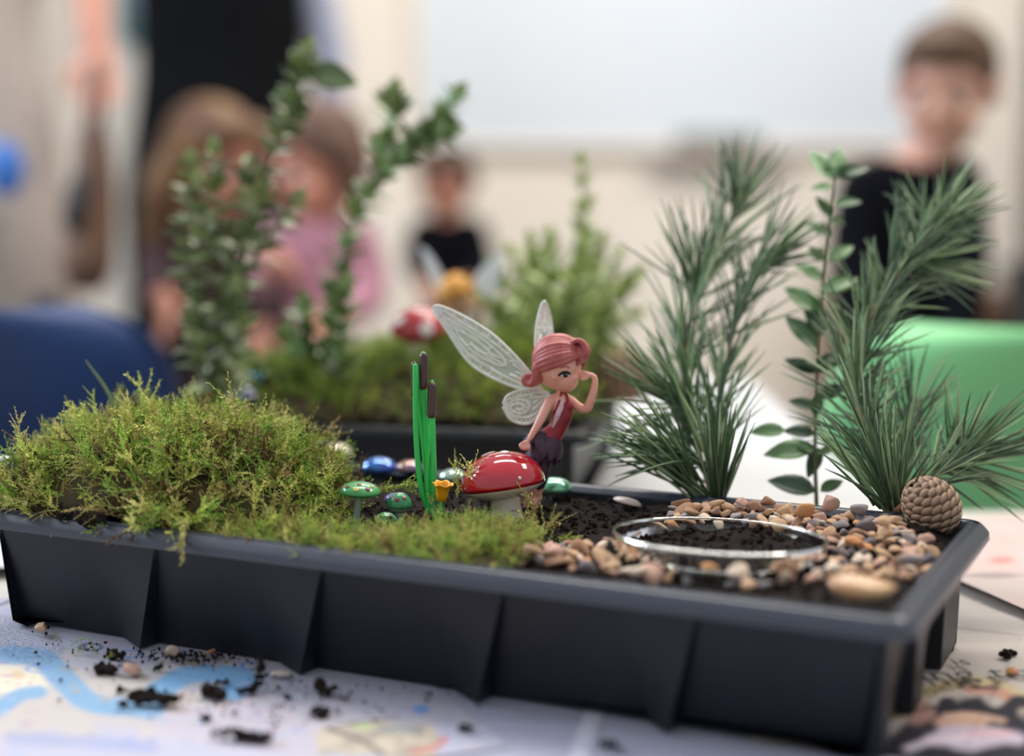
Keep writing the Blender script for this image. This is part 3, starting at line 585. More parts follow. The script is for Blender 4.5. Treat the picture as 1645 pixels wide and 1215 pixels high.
for n_, (px, py, s, col, sh, lab) in enumerate([(855, 884, .0048, 'tan', 0, 'round tan pebble at the moss end of the gravel'), (893, 886, .0055, 'pinkish', 3, 'round pinkish pebble beside the moss bank on the front rim'), (1022, 917, .0060, 'cream', 6, 'long cream pebble along the front rim'), (1140, 912, .0045, 'orange', 9, 'small orange pebble in front of the glass dish'),
        (1185, 920, .0062, 'cream', 0, 'cream pebble in front of the glass dish'), (1200, 938, .0055, 'tan', 1, 'pale tan pebble by the front rim'), (1226, 938, .0045, 'grey', 12, 'grey-green pebble by the front rim'), (1265, 912, .0068, 'brown', 4, 'brown and orange stone in front of the glass dish'), (1340, 914, .0055, 'cream', 3, 'cream pebble behind the big smooth stone')]):
    p = at(px, py, .060); pebble(p, s, col, sh, rot((0, 0, 1), n_*.9), lab)
m_stone = pm('polished_tan_stone', '#c08d62', .28, '#d9ad7c', 30, spec=.5, coat=.3)
V, F = chisel(ICO3, 30, 4, 5, (1, .72, .42)); p = at(1374, 962, .058); st = obj('polished_stone', (V@rot((0, 0, 1), -.3).T*.0185+p+[0, .002, .0045], F), m_stone); tag(st, 'big smooth polished tan stone at the front corner of the tray', 'stone')
# stones and clods lying on the newspaper
for px, py, s, col, sh, lab in [(68, 1016, .0062, 'tan', 2, 'tan stone on the newspaper at the tray end'), (274, 1051, .0044, 'cream', 4, 'small cream stone on the newspaper against the tray'), (213, 1084, .0052, 'pinkish', 0, 'round pinkish-brown pebble on the map page'), (340, 1052, .004, 'brown', 7, 'small brown stone half under the tray front'), (1628, 1084, .0040, 'orange', 5, 'small orange-brown pebble on the newspaper beside the headline')]:
    p = at(px, py, TB+.003); pebble(p+[0, 0, s*.45], s, col, sh, rot((0, 0, 1), px), lab, 'stones on the newspaper')
m_clod = pm('soil_clod', '#17110f', .95, '#2d231d', 400, spec=.2, bump=.8, bscale=900)
def clod(pts, rad, seed, lab, cat='soil clod'):
    r = np.random.default_rng(seed); pcs = []; P = cr([at(x, y, TB+.003)+[0, 0, h] for x, y, h in pts], max(3, 3*len(pts)))
    for p in P:
        for k in range(3): V, F = chisel(ICO2, 10, 10, r.integers(9999)); pcs.append((V*rad*r.uniform(.45, 1.0)+p+r.normal(size=3)*rad*[.45, .45, .2]+[0, 0, rad*.5], F))
    o = obj('soil_clod', fuse(pcs, rad*.16, 1), m_clod, None, False); tag(o, lab, cat, 'soil clods on the newspaper')
for k, (pts, rad, lab) in enumerate([([(178, 1054, 0), (192, 1056, 0)], .0026, 'small dark soil clod near the tan stone on the map page'), ([(163, 1079, 0), (180, 1083, 0)], .0034, 'dark soil clod beside the round pinkish pebble'), ([(212, 1128, 0), (240, 1130, .001), (276, 1128, 0)], .0042, 'largest soil clod, long and dark, on the map page'),
        ([(333, 1118, 0), (350, 1120, 0)], .0040, 'dark rounded soil clod below the blue river bend'), ([(388, 1115, 0), (410, 1110, .001), (420, 1098, .006), (419, 1088, .009)], .0024, 'curled soil scrap standing up on the newspaper'), ([(517, 1108, .001), (524, 1114, 0)], .0038, 'leaning soil clod near the tray front'),
        ([(508, 1146, 0), (516, 1150, 0)], .0030, 'round soil clod on the text page'), ([(356, 1184, 0), (385, 1186, .001), (400, 1190, 0), (432, 1192, 0)], .0032, 'forked dark soil scrap near the photo bottom edge'), ([(247, 1078, 0), (262, 1076, .001)], .0014, 'thin bark scrap on the map page'), ([(350, 1098, 0), (366, 1099, 0)], .0015, 'flat soil flake on the blue river print'),
        ([(190, 1110, 0), (198, 1111, 0)], .0017, 'tiny soil crumb above the largest clod'), ([(328, 1156, 0), (334, 1157, 0)], .0018, 'tiny soil crumb below the blue river'), ([(742, 1171, 0), (752, 1173, 0)], .0020, 'soil crumb beside the colour picture'), ([(968, 1198, 0), (990, 1202, 0)], .0021, 'soil crumb on the fold of the text page'), ([(1614, 1056, 0), (1626, 1052, 0)], .0026, 'dark soil clod on the newspaper past the tray corner'), ([(460, 1122, 0), (466, 1123, 0)], .0014, 'soil speck between two clods')]):
    clod(pts, rad, 900+k, lab)
mz = lambda u, v: T(u, v, float(mound(np.array([u]), np.array([v]))[0][0])+.001)
for k, (P_, rad, lab) in enumerate([([T(.462, .010, .0625), T(.444, .006, .0622), T(.424, .003, .0612)], .0044, 'dark lump of soil spilling from the moss mound over the tray rim'), ([mz(.490, .036), mz(.470, .036)], .0032, 'dark bark-like soil lump in the face of the moss mound'), ([mz(.460, .036), mz(.454, .037)], .0032, 'second dark soil lump in the face of the moss mound'), ([mz(.420, .016), mz(.406, .014)], .0036, 'brown soil lump low in the moss mound above the rim')]):
    r = np.random.default_rng(40+k); pcs = []
    for p in cr(P_, 7):
        for q in range(3): V, F = chisel(ICO2, 10, 10, r.integers(9999)); pcs.append((V*rad*r.uniform(.5, 1.0)+p+r.normal(size=3)*rad*.4, F))
    tag(obj('soil_clod', fuse(pcs, rad*.16, 1), m_clod, None, False), lab, 'soil clod', 'soil lumps in the moss')
mb = MB(); r_ = np.random.default_rng(5)
for k in range(420):
    t = r_.random(); cx, cy = [(300, 1056), (110, 1050), (440, 1130), (380, 1100), (640, 1120)][r_.choice(5, p=[.5, .1, .2, .12, .08])]; p = at(cx+r_.normal()*[55, 50, 80, 120, 200][[300, 110, 440, 380, 640].index(cx)], cy+r_.normal()*(7 if cx == 300 else 22), TB+.0032)
    u, v = toUV(p)
    if v > .016: continue
    s = r_.uniform(.0003, .0010); mb.add(ICO1[0]*s*r_.uniform(.6, 1.4, 3)+p+[0, 0, s*.4], ICO1[1])
tag(obj('soil_crumbs', mb.get(), m_crumb, None, False), 'fine scatter of soil crumbs on the newspaper along the tray front', 'soil', kind='stuff')
V, F, C = moss_sprigs(np.array([at(100+k*14, 1032+5*k, TB+.003) for k in range(6)]), np.array([[.3, -.3, .4]]*6), np.full(6, .008), 1.0, .3, 4)
o = obj('moss_scrap', (V, F), m_moss, None, False); set_attr(o, 'tint', C); tag(o, 'small scrap of moss fallen on the newspaper by the tan stone', 'moss')
m_shell = pm('pearl_shell', '#d8cfc6', .3, '#c9b5a2', 60, coat=.5, film=350)
def flatshell(px, py, z, s, lab, R=np.eye(3)):
    V, F = ell((0, 0, 0), (1, .62, .34), None, 20, 10); V = V*(1+.05*np.sin(9*np.arctan2(V[:, 1], V[:, 0]))[:, None]); V[:, 2] = np.where(V[:, 2] < 0, V[:, 2]*.25, V[:, 2]); p = at(px, py, z); return tag(obj('shell', (V@np.asarray(R).T*s+p, F), m_shell), lab, 'shell')
flatshell(1008, 808, .0575, .0085, 'pale pearly shell on the dark soil behind the glass dish', rot((0, 1, 0), .25)); flatshell(452, 1083, TB+.0035, .0055, 'pale shell sliver on the newspaper against the tray front')

# ------------------------------------------------------------------ glass gems (iridescent nuggets)
def gem(px, py, z, wpx, c1_, c2_, lab, tall=.62, d=None, grp='iridescent glass nuggets'):
    p = D(px, py, d) if d else at(px, py+wpx*.15, z); dep = (p-EYE)@FW; r = wpx/2/FPX*dep
    m = pm('iridescent_glass', c1_, .09, c2_, 70, metal=.45, coat=1, film=420, lo=.35, hi=.65, detail=1); V, F = ell((0, 0, 0), (1, .95, tall), None, 28, 16); V[:, 2] = np.where(V[:, 2] < 0, V[:, 2]*.45, V[:, 2])
    tag(obj('glass_nugget', (V*r+p+[0, 0, r*.25], F), m), lab, 'glass nugget', grp)
gem(537, 728, .060, 62, '#c9b37a', '#d8c9c8', 'cream and gold glass nugget beside the moss mound'); gem(503, 717, .062, 44, '#9fb2d8', '#c3bfe0', 'pale lilac-blue glass nugget behind the moss mound'); gem(609, 751, .059, 60, '#1f78c8', '#2d4fb4', 'bright blue glass nugget behind the green toadstools')
gem(658, 752, .059, 46, '#b5853f', '#8a6a9c', 'gold glass nugget half behind the plastic reeds'); gem(728, 766, .059, 46, '#b9d4c2', '#8fb39c', 'pale green glass nugget beside the red toadstool'); gem(890, 783, .0585, 58, '#5aa37b', '#7fc49b', 'green glass nugget on the soil behind the red toadstool')
gem(636, 803, .0575, 40, '#9a86c8', '#6a8fd0', 'small violet glass nugget behind the domed green toadstool'); gem(541, 773, .059, 20, '#7fa6cf', '#a5b8d4', 'tiny pale blue glass nugget in the moss'); gem(2, 745, .06, 34, '#d8d4cf', '#c4cbd8', 'pale glass nugget at the moss end of the tray', d=.90)
gem(405, 617, 0, 46, '#36a9c9', '#2f8fb4', 'turquoise glass nugget under the leafy sprig in the second tray', d=1.15, grp='glass nuggets in the second tray'); gem(392, 648, 0, 62, '#8e82b8', '#6f6a98', 'violet glass nugget at the front of the second tray', d=1.13, grp='glass nuggets in the second tray'); gem(445, 712, .068, 40, '#70605c', '#8a7a70', 'dull brown glass nugget behind the moss mound')

# ------------------------------------------------------------------ toadstools
m_red = pm('red_glaze', '#c01229', .10, '#ad0f22', 25, coat=1); m_cream = pm('cream_glaze', '#eadccd', .35, '#decfbe', 40, coat=.3); m_white = pm('white_glaze', '#ecdcd6', .25, coat=.5)
def dome_pt(az, el, r, h): return np.array([r*math.cos(el)*math.cos(az), r*math.cos(el)*math.sin(az), h*math.sin(el)])
def toadstool(lab, c, r, h, tilt, base, rs, mcap, munder, mstem, spots, grp=None, under=.28):
    t = thing('toadstool', lab, 'toadstool', base, grp); R = np.asarray(tilt)
    prof = [(r*math.cos(a), h*math.sin(a)) for a in np.linspace(PI/2, -.12, 16)]+[(r*.985, -h*.10)]; V, F = lathe(prof, 40); obj('cap', (V@R.T+c, F), mcap, t)
    prof = [(r*.985, -h*.09), (r*.95, -h*.17), (r*.78, -h*(.17+under*.6)), (r*.55, -h*(.22+under)), (rs*.9, -h*(.22+under))]; V, F = lathe(prof, 36); obj('cap_underside', (V@R.T+c, F), munder, t)
    top = c+R@np.array([0, 0, -h*(.15+under)]); obj('stem', limb([base-[0, 0, .004], base*.6+top*.4, top], [rs*1.15, rs*.95, rs*1.05], 16), mstem, t)
    for az, el, sr, m in spots:
        n_ = nrm(np.array([math.cos(el)*math.cos(az)/r, math.cos(el)*math.sin(az)/r, math.sin(el)/h])); Q = np.array(Vector(n_.tolist()).to_track_quat('Z', 'Y').to_matrix()); V, F = ell((0, 0, 0), (sr, sr, r*.035), None, 14, 6)
        obj('spot', ((V@Q.T+dome_pt(az, el, r, h))@R.T+c, F), m, t)
    return t
dM = .868; sM = dM/FPX
toadstool('large glossy red toadstool with white spots beneath the fairy figurine', D(808, 776, dM), 68*sM, 51*sM, rot((0, 1, 0), -.15)@rot((1, 0, 0), -.10), np.append(D(816, 826, dM)[:2], .055), 24*sM, m_red, m_cream, m_cream, [(2.3, 1.18, 13*sM, m_white), (-.9, 1.32, 8*sM, m_white), (1.2, .7, 12*sM, m_white), (2.6, .5, 12*sM, m_white), (-1.12, .18, 3*sM, m_white)], under=.22)
m_gcap = pm('green_glaze', '#3f9a55', .28, '#54ad62', 60, coat=.6); m_gst = pm('toadstool_stem_grey', '#93aa9c', .5, '#7f9688', 60); m_dot = pm('dark_red_dot', '#7a3a35', .4); m_doty = pm('yellow_dot', '#c9b85c', .4)
dg1 = .850; s1_ = dg1/FPX
toadstool('flat-capped green toadstool with red and yellow spots in the moss', D(578, 790, dg1), 33*s1_, 16*s1_, rot((0, 1, 0), .05), D(571, 838, dg1), 6*s1_, m_gcap, m_gcap, m_gst, [(-2.4, .7, 4.5*s1_, m_dot), (-1.7, .6, 5*s1_, m_doty), (-1.0, .6, 4.5*s1_, m_dot), (-.5, .8, 4*s1_, m_doty), (-2.9, .5, 4*s1_, m_dot), (1.5, 1.1, 5*s1_, m_dot), (-1.6, 1.1, 4*s1_, m_dot), (.2, .7, 4*s1_, m_dot)], 'green spotted toadstools')
toadstool('small domed green toadstool with dark red dots', D(642, 812, dg1), 20*s1_, 21*s1_, np.eye(3), D(646, 838, dg1), 7*s1_, pm('deep_green_glaze', '#2f8a55', .3, coat=.5), m_gst, m_gst, [(-1.75, .62, 4.2*s1_, m_dot), (-.95, .72, 3.8*s1_, m_dot), (-2.6, .8, 3.5*s1_, m_dot), (.6, .8, 3.5*s1_, m_dot)], 'green spotted toadstools')
toadstool('lowest green toadstool, its cap half sunk in the moss', D(620, 838, .858), 19*s1_, 15*s1_, rot((0, 1, 0), .1), D(621, 856, .858), 6*s1_, m_gcap, m_gst, m_gst, [(-1.0, .8, 3.6*s1_, m_dot), (-2.0, .9, 3*s1_, m_doty)], 'green spotted toadstools')
d2 = 1.17; s2_ = d2/FPX
toadstool('blurred red toadstool standing on the moss of the second tray', D(672, 530, d2), 44*s2_, 36*s2_, rot((1, 0, 0), .1), D(676, 590, d2), 14*s2_, pm('soft_red_glaze', '#b8262e', .25, coat=.8), m_red, m_cream, [(-1.2, .25, 12*s2_, m_white), (1.6, 1.1, 9*s2_, m_white), (-2.4, .6, 9*s2_, m_white)])

# ------------------------------------------------------------------ plastic reeds and daffodil
m_gp = pm('bright_green_plastic', '#34c458', .3, spec=.5); m_bp = pm('brown_plastic', '#4a322e', .38); dR = .868
rd = thing('plastic_reeds', 'bright green plastic reeds with three brown heads planted in the moss', 'reeds', D(690, 845, dR)); sR = dR/FPX
def pxtube(pts, rad, n=10, k=20, d=dR, tip=True):
    P = cr([D(x, y, d+dz*sR) for x, y, dz in pts], k); R_ = np.interp(np.linspace(0, 1, k), np.linspace(0, 1, len(rad)), rad)*sR; return limb(P, R_, n, k)
for pts, rad in [([(697, 845, 0), (676, 780, -3), (668, 690, -6), (667, 588, -8)], [4, 4.6, 4.2, 4.2]), ([(692, 845, 2), (690, 760, 4), (683, 690, 8), (680, 570, 10)], [4, 5, 5.2, 5]), ([(692, 845, 0), (696, 770, -2), (694, 700, -4), (694, 614, -4)], [4.5, 5.5, 6.2, 3.5])]: obj('stem', pxtube(pts, rad), m_gp, rd)
for pts, rad in [([(692, 840, 3), (682, 740, 8), (674, 660, 6), (671, 592, 4)], [4, 3.5, 3, 2]), ([(690, 840, -5), (686, 760, -7), (692, 700, -8), (690, 650, -2)], [4, 3.5, 3, 2])]: obj('leaf_blade', pxtube(pts, rad, 8), m_gp, rd)
for x0, y0, x1, y1, dz, r in [(665.5, 586, 666, 634, 4, 6), (680.5, 573, 680, 620, 8, 7.6), (694, 621, 693.5, 666, -5, 7.8)]: obj('seed_head', pxtube([(x0, y0, dz), ((x0+x1)/2, (y0+y1)/2, dz), (x1, y1, dz)], [r*.92, r, r], 14), m_bp, rd)
dF = .855; sF = dF/FPX; m_yel = pm('yellow_plastic', '#eba417', .35, '#f0b528', 60); m_g2 = pm('deep_green_plastic', '#128a4a', .35)
fl_ = thing('plastic_daffodil', 'small plastic flower with a yellow trumpet bloom on a green stem in the moss', 'flower', D(706, 858, dF))
V, F = lathe([(3, 0), (8.5, 2), (9.5, 12), (11, 22), (14.5, 28), (16.5, 29.5), (16, 31), (12.5, 29), (8.5, 20), (7, 8), (2, 6)], 24); a_ = np.arctan2(V[:, 1], V[:, 0]); k_ = np.clip((V[:, 2]-20)/10, 0, 1); V[:, :2] *= (1+.09*k_*np.cos(6*a_))[:, None]; V[:, 2] += 1.5*k_*np.sin(6*a_)
obj('bloom', (V@rot((0, 1, 0), .10).T@rot((1, 0, 0), .1).T*sF+D(709, 806, dF), F), m_yel, fl_); obj('stem', pxtube([(705, 858, 0), (706, 835, 0), (709, 806, 0)], [5, 5, 6], d=dF), m_g2, fl_)
for pts, rad in [([(704, 845, 0), (697, 825, -2), (694, 810, -3)], [4, 4.5, 2]), ([(705, 840, -2), (714, 827, -5), (722, 824, -6)], [4, 4.5, 2])]: obj('leaf_blade', pxtube(pts, rad, d=dF), m_g2, fl_)

# ------------------------------------------------------------------ glass dish
m_glass = pm('clear_glass', '#f4faf8', .0, trans=1, ior=1.47, spec=.5); dc = dish_c+np.array([0, 0, .0]); Rd = rot((0, 1, 0), .035)@rot((1, 0, 0), -.06)
gd = thing('glass_dish', 'round shallow clear glass dish set in the gravel as a pond', 'dish', dc-[0, 0, .006]); r = DISH_R
V, F = lathe([(r-.0015, .0046), (r-.0008, .0050), (r-.0001, .0045), (r, .003), (r-.0003, -.0072), (r-.002, -.0082), (.0001, -.0082), (.0001, -.0070), (r-.0028, -.0069), (r-.0016, -.0058), (r-.0013, .003)], 96, True); obj('dish_wall', (V@Rd.T+dc, F), m_glass, gd)
V, F = lathe([(r*.80, -.0068), (r*.81, -.0062), (r*.82, -.0068)], 72, True); obj('base_ring', (V@Rd.T+dc, F), m_glass, gd)

# ------------------------------------------------------------------ fairy figurines
def W3(x, y, z): return RI*x-UP*y+FW*z                                 # right, down, away
def wing(parent, upe, loe, Qf, s, mem, tra, simple=False, thick=.55):
    n = 40; U = cr(upe, n); Lo = cr(loe, n); pt = lambda t, w_: (lambda i, f: (U[i]*(1-f)+U[min(i+1, n-1)]*f)*(.5-.5*w_)+(Lo[i]*(1-f)+Lo[min(i+1, n-1)]*f)*(.5+.5*w_))(int(min(max(t, 0), .9999)*(n-1)), min(max(t, 0), .9999)*(n-1) % 1)
    q = lambda t, w_: Qf(*pt(t, w_)); nv = 9; V = []; F = []
    nn = nrm(np.cross(q(.9, 0)-q(.1, 0), q(.5, 1)-q(.5, -1)))*thick*s
    for sd in (-1, 1): V += [q(t, w_)+nn*sd*.5 for t in np.linspace(0, 1, n) for w_ in np.linspace(-1, 1, nv)]
    K = n*nv
    for i in range(n-1):
        for j in range(nv-1): a = i*nv+j; F += [(a, a+1, a+nv+1, a+nv), (K+a, K+a+nv, K+a+nv+1, K+a+1)]
        for a in (i*nv, i*nv+nv-1): F.append((a, a+nv, K+a+nv, K+a))
    for j in range(nv-1): F += [(j, K+j, K+j+1, j+1), ((n-1)*nv+j, (n-1)*nv+j+1, K+(n-1)*nv+j+1, K+(n-1)*nv+j)]
    wo = obj('wing', (V, F), mem, parent, False)
    if simple: return wo
    mb = MB(); ln = lambda C, r, k=None: mb.add(*tube(np.array([q(t, w_) for t, w_ in C]), r*s*1.4, 6))
    T_ = np.linspace(0, 1, 44)
    for sg in (-1, 1): ln([(t, sg) for t in T_], 1.7)
    for sg in (-1, 1): ln([(.02+.93*t, sg*(.74-.1*math.sin(t*3.1))) for t in T_], 1.15)
    c0, a0, b0 = .60, .27, .62; th = np.linspace(0, 4.6*PI, 100); rr = lambda x: .10+.90*x/(4.6*PI)
    cl = lambda t, w_: (min(max(t, .02), .97), min(max(w_, -.78), .78))
    ln([cl(c0+a0*rr(x)*math.cos(x), b0*rr(x)*math.sin(x)) for x in th], 1.35)
    for k in range(17):
        x = .8+k*.62
        if x+2*PI > 4.6*PI: break
        ln([cl(c0+a0*((1-f)*rr(x)+f*rr(x+2*PI))*math.cos(x+.35*f), b0*((1-f)*rr(x)+f*rr(x+2*PI))*math.sin(x+.35*f)) for f in (0, .33, .66, 1)], 1.0)
    for k in range(10):
        x = k*2*PI/10; ln([cl(c0+a0*(.97+f*.5)*math.cos(x+.2*f), b0*(.97+f*.5)*math.sin(x+.2*f)) for f in (0, .5, 1)], 1.0)
    for t0 in (.82, .90): ln([(t0+.05*(1-(w_/.7)**2), w_) for w_ in np.linspace(-.7, .7, 9)], 1.1)
    for k in range(13):
        t0 = .10+k*.068
        for sg in (-1, 1): ln([(t0, sg*.72), (t0+.02, sg*.99)], .9)
    for w0 in (-.38, .30): ln([(t, w0*math.sin(t/.38*PI/2)) for t in np.linspace(.01, .36, 12)], 1.1)
    obj('wing_tracery', mb.get(), tra, wo); return wo
def wing_mats(op):
    m = pm('wing_membrane', '#e6e9ea', .35, spec=.4); nt = m.node_tree; b = nt.nodes['Principled BSDF']; o = nt.nodes['Material Output']; tr_ = nt.nodes.new('ShaderNodeBsdfTransparent'); tl = nt.nodes.new('ShaderNodeBsdfTranslucent'); tl.inputs[0].default_value = (.85, .88, .92, 1)
    m1_ = nt.nodes.new('ShaderNodeMixShader'); m1_.inputs[0].default_value = .55; nt.links.new(b.outputs[0], m1_.inputs[1]); nt.links.new(tl.outputs[0], m1_.inputs[2]); mx = nt.nodes.new('ShaderNodeMixShader'); mx.inputs[0].default_value = op
    nt.links.new(tr_.outputs[0], mx.inputs[1]); nt.links.new(m1_.outputs[0], mx.inputs[2]); nt.links.new(mx.outputs[0], o.inputs[0]); return m
m_mem = wing_mats(.20); m_mem2 = wing_mats(.92); m_tra = pm('wing_tracery_white', '#eceee4', .4, '#e2e4d8', 200)
def mirror_free(V): return V
dq = .885
def fairy(lab, dq, ox, oy, sc, cols, simple=False, base=(852, 816)):
    s = dq/FPX*sc; O = D(ox, oy, dq); Q = lambda x, y, z=0: O+W3((x-890), (y-680), z)*s
    skin, hair_m, red, dark, pale = cols; t = thing('fairy_figurine', lab, 'figurine', np.append(Q(base[0], base[1])[:2], Q(base[0], base[1])[2]))
    hc = np.array([898, 590, 0]); hh = np.array([898.5, 581, 1]); Fd = nrm(np.array([.70, .36, -.62])); HD = lambda v, r: Q(*(hc+nrm(np.array(v))*r))
    E_ = lambda x, y, z, r, rad3=None: ell(Q(x, y, z), np.array(rad3 if rad3 else (r, r, r))*s)
    pcs = [ell(Q(*hc), np.array([36, 36, 37])*s, None, 24, 16), ell(Q(*(hc+Fd*15+np.array([0, 13, 0]))), np.array([21, 21, 22])*s, None, 20, 12), ell(Q(*(hc+Fd*12+np.array([2, 25, -2]))), np.array([12, 12, 11])*s), ell(HD(Fd+np.array([0, .12, 0]), 37.5), np.array([3.5, 3.5, 3.2])*s),
           ell(HD((-.28, .40, -.85), 36), np.array([4.5, 3, 7])*s, rot((0, 1, 0), -.5)), limb([Q(901, 618, 4), Q(903, 630, 4), Q(902, 644, 4)], np.array([9, 8.5, 11])*s),
           limb([Q(902, 642, 3), Q(903, 660, 0), Q(895, 688, 0), Q(874, 714, 3)], np.array([14, 15.5, 12.5, 20])*s, 16), limb([Q(884, 644, -3), Q(903, 640, 3), Q(918, 645, 8)], np.array([9, 10, 8.5])*s),
           limb([Q(883, 645, -5), Q(867, 676, -15), Q(851, 704, -19)], np.array([9, 7.2, 4.6])*s), limb([Q(918, 645, 8), Q(931, 655, 2), Q(943, 656, -6), Q(950, 640, -12)], np.array([8.5, 7.5, 7.5, 6.5])*s), limb([Q(944, 655, -7), Q(952, 632, -13), Q(955, 610, -15), Q(950, 603, -15)], np.array([7.5, 6.6, 5, 4.4])*s),
           limb([Q(866, 712, 8), Q(872, 755, 8), Q(862, 800, 14)], np.array([15, 11, 7])*s), limb([Q(878, 715, -4), Q(870, 757, -8), Q(852, 798, -2)], np.array([15, 11, 7])*s), limb([Q(862, 800, 14), Q(856, 812, 6)], np.array([7, 5])*s), limb([Q(852, 798, -2), Q(845, 811, -12)], np.array([7, 5])*s)]
    hx, hy, hz = 845, 713, -20                                          # hand propped on the toadstool: palm, four curled fingers, thumb
    pcs.append(ell(Q(hx, hy, hz), np.array([6.5, 5, 7])*s))
    for k in range(4): pcs.append(limb([Q(hx-5+k*3.6, hy+2, hz-4), Q(hx-7+k*3.8, hy+7, hz-6), Q(hx-4+k*3.4, hy+9.5-abs(k-1.3), hz-1)], np.array([2.3, 2.2, 1.9])*s, 8, 7))
    pcs.append(limb([Q(hx-4, hy-3, hz-3), Q(hx-10, hy+1, hz-5), Q(hx-9, hy+5, hz-6)], np.array([2.6, 2.4, 2.0])*s, 8, 7))
    hx, hy, hz = 943, 602, -17                                          # hand brought to the face
    pcs.append(ell(Q(hx, hy, hz), np.array([6.5, 5, 5])*s))
    for k in range(4): pcs.append(limb([Q(hx-3, hy-4+k*2.8, hz+2-k), Q(hx-9, hy-5+k*2.9, hz+3-k), Q(hx-12, hy-2+k*2.2, hz+6)], np.array([2.2, 2.0, 1.7])*s, 8, 7))
    pcs.append(limb([Q(hx+1, hy+4, hz-3), Q(hx-5, hy+8, hz-3), Q(hx-10, hy+8, hz)], np.array([2.4, 2.2, 1.8])*s, 8, 7))
    obj('body', fuse(pcs, 1.35*s, 5), skin, t)
    # hair: locks swept from the quiff over the skull to the tail
    A = nrm(np.array([.88, -.30, -.30])); up_ = nrm(np.array([-.15, -1, .15])-A*(A@np.array([-.15, -1, .15]))); sd = np.cross(A, up_); sd = sd if sd[2] < 0 else -sd; pcs = []
    for ph in np.radians(np.linspace(-114, 106, 25)):
        M_ = math.cos(ph)*up_+math.sin(ph)*sd; P = [Q(*(hh+(math.cos(PI*x)*A+math.sin(PI*x)*M_)*(39.5+1.2*math.sin(PI*x)+(1.2 if int(ph*9) % 2 else 0)))) for x in np.linspace(.10, .95, 15)]
        pcs.append(limb(P, np.array([3.2, 5.2, 5.4, 5.0, 3.2])*s, 8, 15))
    if not simple:
        pcs += [ell(Q(930, 567, -16), np.array([12, 13, 15])*s), ell(Q(874, 594, 2), np.array([13, 16, 19])*s), ell(Q(878, 604, 4), np.array([9, 14, 13])*s)]
        for k in range(8): f = k/7; pcs.append(limb([Q(916+4*f, 552-6*f, -26+20*f), Q(929+6*f, 548+1*f, -30+22*f), Q(938+6*f, 560+2*f, -29+20*f), Q(936+5*f, 574+1*f, -26+14*f), Q(926+3*f, 586-2*f, -22+8*f)], np.array([3.0, 4.4, 4.8, 4.4, 3.0])*s, 8, 16))
        for k in range(6): f = k/5-.5; pcs.append(limb([Q(870+6*f, 576, -8+10*f), Q(867+12*f, 592, -12+10*f), Q(866+12*f, 606-5*f, -12+6*f), Q(857+8*f, 616-3*f, -8), Q(848, 613, -4)], np.array([6, 7.5, 7, 6, 5])*s, 9, 16))
        for k in range(3): a = np.linspace(0, 2*PI, 10); pcs.append(limb([Q(848+7*math.cos(x+k), 611+7*math.sin(x+k)*(1-.25*k), -4+4*k) for x in a], np.array([4.5]*4)*s, 8, 18))
    else:
        pcs.append(ell(Q(896, 548, 0), np.array([19, 19, 16])*s))
    obj('hair', fuse(pcs, 1.0*s, 1), hair_m, t)
    for dv, w_ in (((.23, .34, -.90), 1), ((.93, .30, -.12), .8)):
        n_ = nrm(np.array(dv)); Rn = np.array(Vector((RI*n_[0]-UP*n_[1]+FW*n_[2]).tolist()).to_track_quat('Z', 'Y').to_matrix())
        c_ = lambda dx, dy, lift: HD(n_+np.array([dx, dy, 0]), 36.3+lift)
        ey = obj('eye', ell(c_(0, 0, .2), np.array([7.6*w_, 4.0, 1.5])*s, Rn), m_eyew, t); obj('iris', ell(c_(.02, .02, 1.1), np.array([4.6, 3.5, 1.2])*s, Rn), m_eyeb, ey); obj('glint', ell(c_(.06, -.03, 2.1), np.array([1.1, 1.1, .5])*s, Rn), m_eyew, ey)
        obj('eyelash', limb([c_(-.27, -.0, .6), c_(-.12, -.10, 1.2), c_(.08, -.11, 1.4), c_(.24, -.03, .8)], np.array([1.5, 2.6, 2.7, 1.8])*s, 8, 10), m_lash, t)
        obj('eyebrow', limb([c_(-.2, -.30, .4), c_(.02, -.36, .6), c_(.2, -.30, .4)], np.array([.7, 1.1, .7])*s, 6, 8), hair_m, t)
    lp = nrm(Fd+np.array([-.10, .52, 0])); obj('lips', limb([HD(lp+np.array([-.09, 0, 0]), 36.6), HD(lp+np.array([0, .02, 0]), 38), HD(lp+np.array([.09, 0, 0]), 36.6)], np.array([.9, 1.9, .9])*s, 8, 8), m_lip, t)
    a = np.linspace(0, 2*PI, 25); obj('choker', tube([Q(903+10.2*math.cos(x), 627+2.6*math.sin(x)+.8*math.cos(x), 4+10.2*math.sin(x)) for x in a], 1.6*s, 8), dark, t)
    obj('bodice', fuse([limb([Q(905, 655, 0), Q(903, 668, -1), Q(894, 690, -1), Q(878, 709, 0)], np.array([15.8, 16.8, 14.6, 21])*s, 18), ell(Q(911, 654, -6), np.array([10.5, 10, 10])*s), limb([Q(913, 650, -8), Q(909, 636, -4), Q(904, 628, -4)], np.array([6, 3.6, 2.2])*s), limb([Q(897, 655, -12), Q(900, 640, -7), Q(902, 629, -5)], np.array([4.5, 3, 2])*s)], 1.1*s, 3), red, t)
    obj('front_panel', limb([Q(904, 641, -11), Q(900, 655, -15.5), Q(894, 670, -15.8), Q(888, 686, -13.6)], np.array([2.2, 4.6, 4.6, 1.6])*s, 10), pale, t)
    legs = fuse([limb([Q(866, 712, 8), Q(872, 755, 8), Q(866, 782, 11)], np.array([16.3, 12.4, 9.4])*s), limb([Q(878, 715, -4), Q(870, 757, -8), Q(860, 782, -4)], np.array([16.3, 12.4, 9.4])*s)], 1.2*s, 3); obj('leggings', legs, dark, t)
